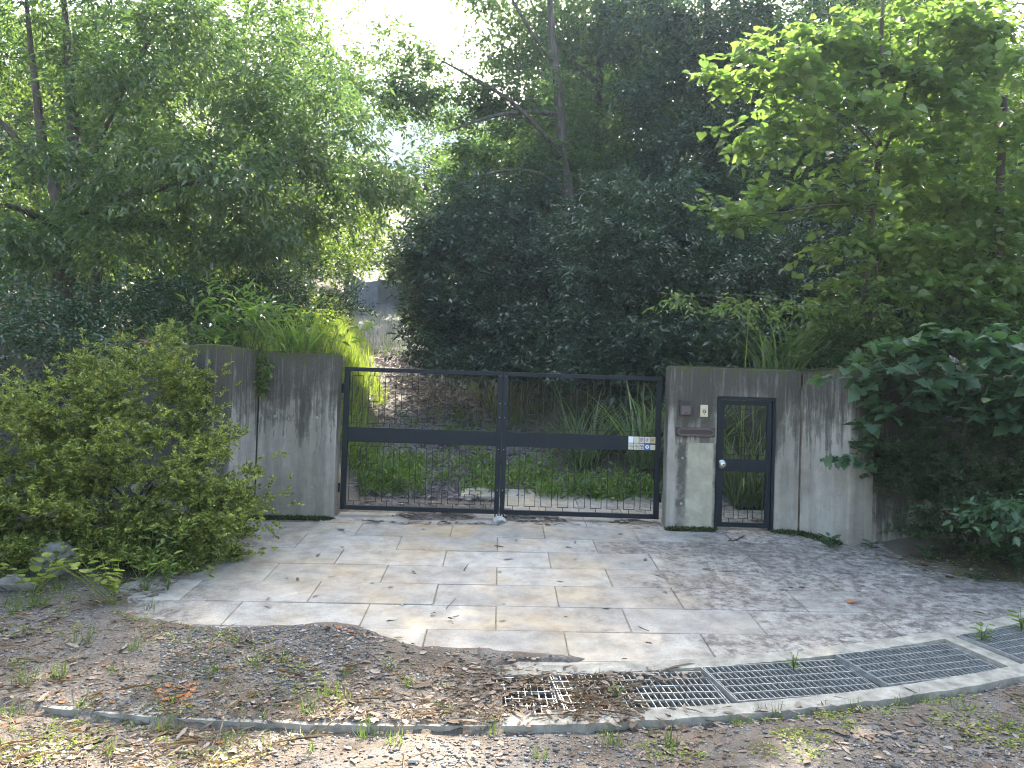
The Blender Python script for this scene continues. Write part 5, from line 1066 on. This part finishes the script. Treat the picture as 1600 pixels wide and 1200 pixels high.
    # tiny clover-like weeds
    P = np.concatenate([scatter_px(140, soil), scatter_px(60, soilr), cl(scatter_px(800, left), 2.6, .5), cl(scatter_px(500, [(1000, 1120), (1620, 1070), (1620, 1200), (1000, 1200)]), 2.6, .52)]); k = 6; P = np.repeat(P, k, 0) + rng.normal(size=(len(P) * k, 3)) * np.array([.03, .03, 0]); n = len(P); P[:, 2] = ground_z(P[:, 0], P[:, 1]) + .02 * rng.random(n); D = rng.normal(size=(n, 3)); D[:, 2] = .2
    m = leaf_cloud('clover', P, D, np.array([[0, 0, 1.]]) + rng.normal(size=(n, 3)) * .3, .022 * (.6 + .8 * rng.random(n)), .013 * np.ones(n), 'oval'); tag(link('clover', m, 'lime_leaf'), 'tiny leafy weeds dotted over the earth in front', 'weeds', kind='stuff')
build_litter()

def lump(name, r, seed, mat, parent, loc, flat=.6, sub=3):
    bm = bmesh.new(); bmesh.ops.create_icosphere(bm, subdivisions=sub, radius=1); rg = random.Random(seed); o = [Vector((rg.uniform(-1, 1), rg.uniform(-1, 1), rg.uniform(-1, 1))).normalized() for _ in range(9)]; h = [rg.uniform(.55, .95) for _ in o]
    for v in bm.verts:
        d = v.co.copy()
        for n, k in zip(o, h):
            e = v.co.dot(n)
            if e > k: v.co -= n * (e - k) * .9
        v.co += d * (float(vnoise(d.x * 3 + seed, d.y * 3 + d.z * 2)) - .5) * .14
        v.co = Vector((v.co.x * r[0], v.co.y * r[1], v.co.z * r[2]))
    return link(name, bm_mesh(name, bm), mat, parent, loc)
def build_small():
    p = onap(82, 912); p[2] = float(ground_z(p[0], p[1])); t = tag(lump('boulder', (.19, .16, .17), 3, 'rock', None, p + np.array([0, 0, .07])), 'grey stone at the left edge in front of the azalea', 'rock')
    p = onap(20, 935); p[2] = float(ground_z(p[0], p[1])); tag(lump('boulder', (.2, .12, .09), 5, 'rock', None, p + np.array([0, 0, .02])), 'low flat stone in the weeds at the far left edge', 'rock')
    p = onap(779, 816); p[2] = zp(p[0], p[1]); tag(lump('stop_stone', (.085, .07, .05), 8, 'pale_rock', None, p + np.array([0, 0, .02])), 'pale stone under the middle of the driveway gate', 'rock')
    # moss along the feet of the walls and on the copings
    def moss(name, line, w, n, seed, lab, z=None, hh=.03):
        rng = np.random.default_rng(seed); L = np.array(line, float); sg = np.linalg.norm(np.diff(L, axis=0), axis=1); cs = np.concatenate([[0], np.cumsum(sg)]); s = rng.random(n) * cs[-1]
        x = np.interp(s, cs, L[:, 0]) + rng.normal(size=n) * w; y = np.interp(s, cs, L[:, 1]) + rng.normal(size=n) * w
        zz = np.maximum(zp(x, y), ground_z(x, y) if z is None else -9) if z is None else np.full(n, z); P = np.stack([x, y, zz - .004], 1); D = rng.normal(size=(n, 3)) * .8; D[:, 2] = .7
        m = leaf_cloud(name, P, D, rng.normal(size=(n, 3)), hh * (.5 + rng.random(n)), hh * .5 * np.ones(n), 'lance'); tag(link(name, m, 'moss'), lab, 'moss', kind='stuff')
    moss('moss', [(-2.85, 8.70), (-2.0, 8.70)], .022, 2600, 1, 'dark moss along the foot of the left wall', None, .04)
    moss('moss', [(1.79, 8.61), (2.30, 8.61)], .02, 1800, 2, 'dark moss along the foot of the letter slot wall', None, .04)
    moss('moss', [(3.0, 8.59), (3.26, 8.55), (3.5, 8.2)], .035, 2000, 3, 'dark moss along the foot of the wall right of the small gate', None, .04)
    moss('moss', [(1.80, 8.72), (3.2, 8.72), (3.5, 8.35)], .03, 2400, 4, 'green moss fringe on the coping of the right wall', 1.812, .02)
    moss('moss', [(-2.05, 8.84), (-2.9, 8.84)], .04, 900, 5, 'thin moss on the coping of the left wall beside the gate', 1.837, .016)
    moss('moss', [(-3.05, 7.97), (-5.4, 9.95)], .035, 2200, 6, 'green moss on the coping of the left wall over the azalea', 1.848, .022)
    # single fallen leaves and twigs on the paving
    rng = np.random.default_rng(77)
    def fallen(x, y, L, W, mat, lab, shape='oval', name='fallen_leaf', cat='fallen leaf', a=None, curl=.25):
        p = onap(x, y, .012); a = rng.random() * math.tau if a is None else a
        me = leaf_cloud(name, np.zeros((1, 3)), np.array([[math.cos(a), math.sin(a), .1]]), np.array([[rng.normal() * curl, rng.normal() * curl, 1.]]), np.array([L]), np.array([W]), shape); tag(link(name, me, mat, None, p), lab, cat)
    fallen(1325, 943, .085, .05, 'rust_leaf', 'orange-brown dead leaf lying alone on the right side of the paving', 'lobed', a=0.2)
    fallen(462, 909, .05, .04, 'dead_leaf', 'dark curled leaf on a paver left of centre', a=1.2, curl=.6)
    fallen(605, 921, .06, .025, 'dead_leaf', 'dead leaf on the paver left of the centre line', a=.4)
    fallen(650, 897, .06, .035, 'dead_leaf', 'crumpled dark leaf on the stained middle paver', a=2.4, curl=.7)
    fallen(672, 962, .055, .04, 'dead_leaf', 'dark crumpled leaf near the gravel edge, left of two', a=.8, curl=.8)
    fallen(708, 970, .05, .03, 'dead_leaf', 'dark leaf near the gravel edge, right of two', a=2.8, curl=.5)
    fallen(1108, 919, .035, .03, 'dead_leaf', 'small dark leaf on the paver right of centre', a=1.8, curl=.5)
    fallen(1450, 914, .07, .035, 'dead_leaf', 'dark leaf on the shaded pavers at the right', a=.3, curl=.5)
    fallen(1540, 962, .09, .03, 'dead_leaf', 'pale narrow leaf near the drain curb at the right', a=2.5)
    fallen(970, 1033, .05, .02, 'dead_leaf', 'dry leaf on the last row of pavers by the drain', a=.1)
    fallen(1020, 1009, .06, .018, 'dead_leaf', 'thin pale leaf on the paver above the drain', a=3.0)
    fallen(880, 967, .04, .022, 'dead_leaf', 'small leaf on the paver right of the centre line', a=.1)
    def twig(pts, r, lab):
        P = np.array([onap(x, y, .006 + r) for x, y in pts]); b = P[0].copy(); line = [(*q, r * (1 - .5 * i / len(P))) for i, q in enumerate(P)]
        tag(link('twig', smooth_tube('twig', [line], b, 6), 'bark_dark', None, b), lab, 'twig')
    twig([(1138, 846), (1150, 845), (1162, 839)], .006, 'curved dark twig on the paving before the small gate')
    twig([(998, 981), (1006, 985), (1014, 988)], .004, 'short dark twig on the paver above the drain')
    twig([(697, 953), (704, 945), (712, 937)], .003, 'thin twig on the middle paver pointing up right')
    twig([(725, 893), (729, 886), (732, 884)], .004, 'bent twig on the pavers below the gate centre')
    twig([(1462, 1125), (1500, 1124), (1540, 1132), (1590, 1144)], .009, 'long dark fallen branch on the earth at the lower right')
    twig([(300, 1063), (330, 1053), (362, 1040)], .007, 'brown stick on the gravel at the left')
    twig([(1290, 1150), (1305, 1150), (1322, 1149)], .005, 'short black stick on the earth below the grates')
build_small()

def build_far():
    # sheet and fence where the drive bends
    Y = 37; a, b = px(590, 470, Y), px(642, 474, Y + 1.5); top = px(592, 436, Y)[2]
    d = np.array([b[0] - a[0], b[1] - a[1]]); g = min(float(ground_z(a[0], a[1])), a[2]); 
    t = thing('far_shed', (a[0], a[1], g), 'grey metal sheet wall at the far end of the drive', 'shed')
    n = 5
    for i in range(n):
        p, q = d * i / n, d * (i + .985) / n; nn = np.array([-d[1], d[0]]) / np.linalg.norm(d) * .05
        link('sheet', prism_mesh('sheet', [p, q, q + nn, p + nn], 0, top - g), 'far_sheet', t)
    nn = np.array([-d[1], d[0]]) / np.linalg.norm(d) * 2.0
    link('body', prism_mesh('body', [nn * .03, d + nn * .03, d + nn, nn], 0, top - g - .08), 'far_sheet', t)
    Y = 36; a, b = px(545, 455, Y), px(590, 462, Y); top = px(548, 428, Y)[2]; g = min(float(ground_z(a[0], Y)), float(ground_z(b[0], Y)), a[2])
    t = thing('far_fence', (a[0], Y, g), 'weathered pale board fence left of the far metal sheet', 'fence'); w = b[0] - a[0]; n = 9; rg = random.Random(1)
    for i in range(n): box('board', w * i / n + .01, w * (i + 1) / n - .01, 0, .04, 0, (top - g) * rg.uniform(.93, 1.0) - .55 * i / n, 'far_fence', t)
    # wooded hill closing the valley
    rng = np.random.default_rng(5); xs = np.linspace(-420, 420, 120); ys = np.linspace(150, 520, 60); X, Yg = np.meshgrid(xs, ys)
    Z = 20 + 150 * sstep(Yg, 150, 420) * (.75 + .35 * fbm(X * .006, Yg * .006, 2)) + 12 * fbm(X * .05, Yg * .05, 7, 3) + 5 * fbm(X * .2, Yg * .2, 9, 2)
    V = np.stack([X.ravel(), Yg.ravel(), Z.ravel()], 1); nx = len(xs); i = (np.arange(len(ys) - 1)[:, None] * nx + np.arange(nx - 1)[None]).ravel(); F = np.stack([i, i + 1, i + 1 + nx, i + nx], 1).ravel()
    tag(link('hill', np_mesh('hill', V, F, np.full(len(i), 4), True), 'forest_far'), kind='structure')
    V = V[(np.abs(V[:, 0]) < 260)]; n = 26000; q = V[rng.integers(0, len(V), n)] + rng.normal(size=(n, 3)) * np.array([4, 4, 2.0]); q[:, 2] += 2
    m = leaf_cloud('hill_forest', q, rng.normal(size=(n, 3)) + np.array([0, 0, -.3]), np.array([[0, -.6, 1.]]) + rng.normal(size=(n, 3)) * .6, 3.6 * (.5 + rng.random(n)), 2.8 * (.5 + rng.random(n)), 'lance'); tag(link('hill_forest', m, 'far_leaf'), 'distant wooded hillside seen in the gap between the trees', 'forest', kind='stuff')
build_far()

def build_haze():
    k = bpy.data.materials.new('haze_air'); k.use_nodes = True; nt = k.node_tree; nt.nodes.remove(nt.nodes['Principled BSDF'])
    v = nt.nodes.new('ShaderNodeVolumePrincipled'); v.inputs['Density'].default_value = HAZE; v.inputs['Color'].default_value = (.55, .76, 1.0, 1); v.inputs['Anisotropy'].default_value = .45
    nt.links.new(v.outputs[0], nt.nodes['Material Output'].inputs['Volume']); MATS['haze_air'] = k
    o = box('haze', -600, 600, -60, 640, -8, 260, 'haze_air'); tag(o, 'pale blue morning haze hanging over the whole valley', 'haze', kind='stuff')
HAZE = 0.00058
build_haze()
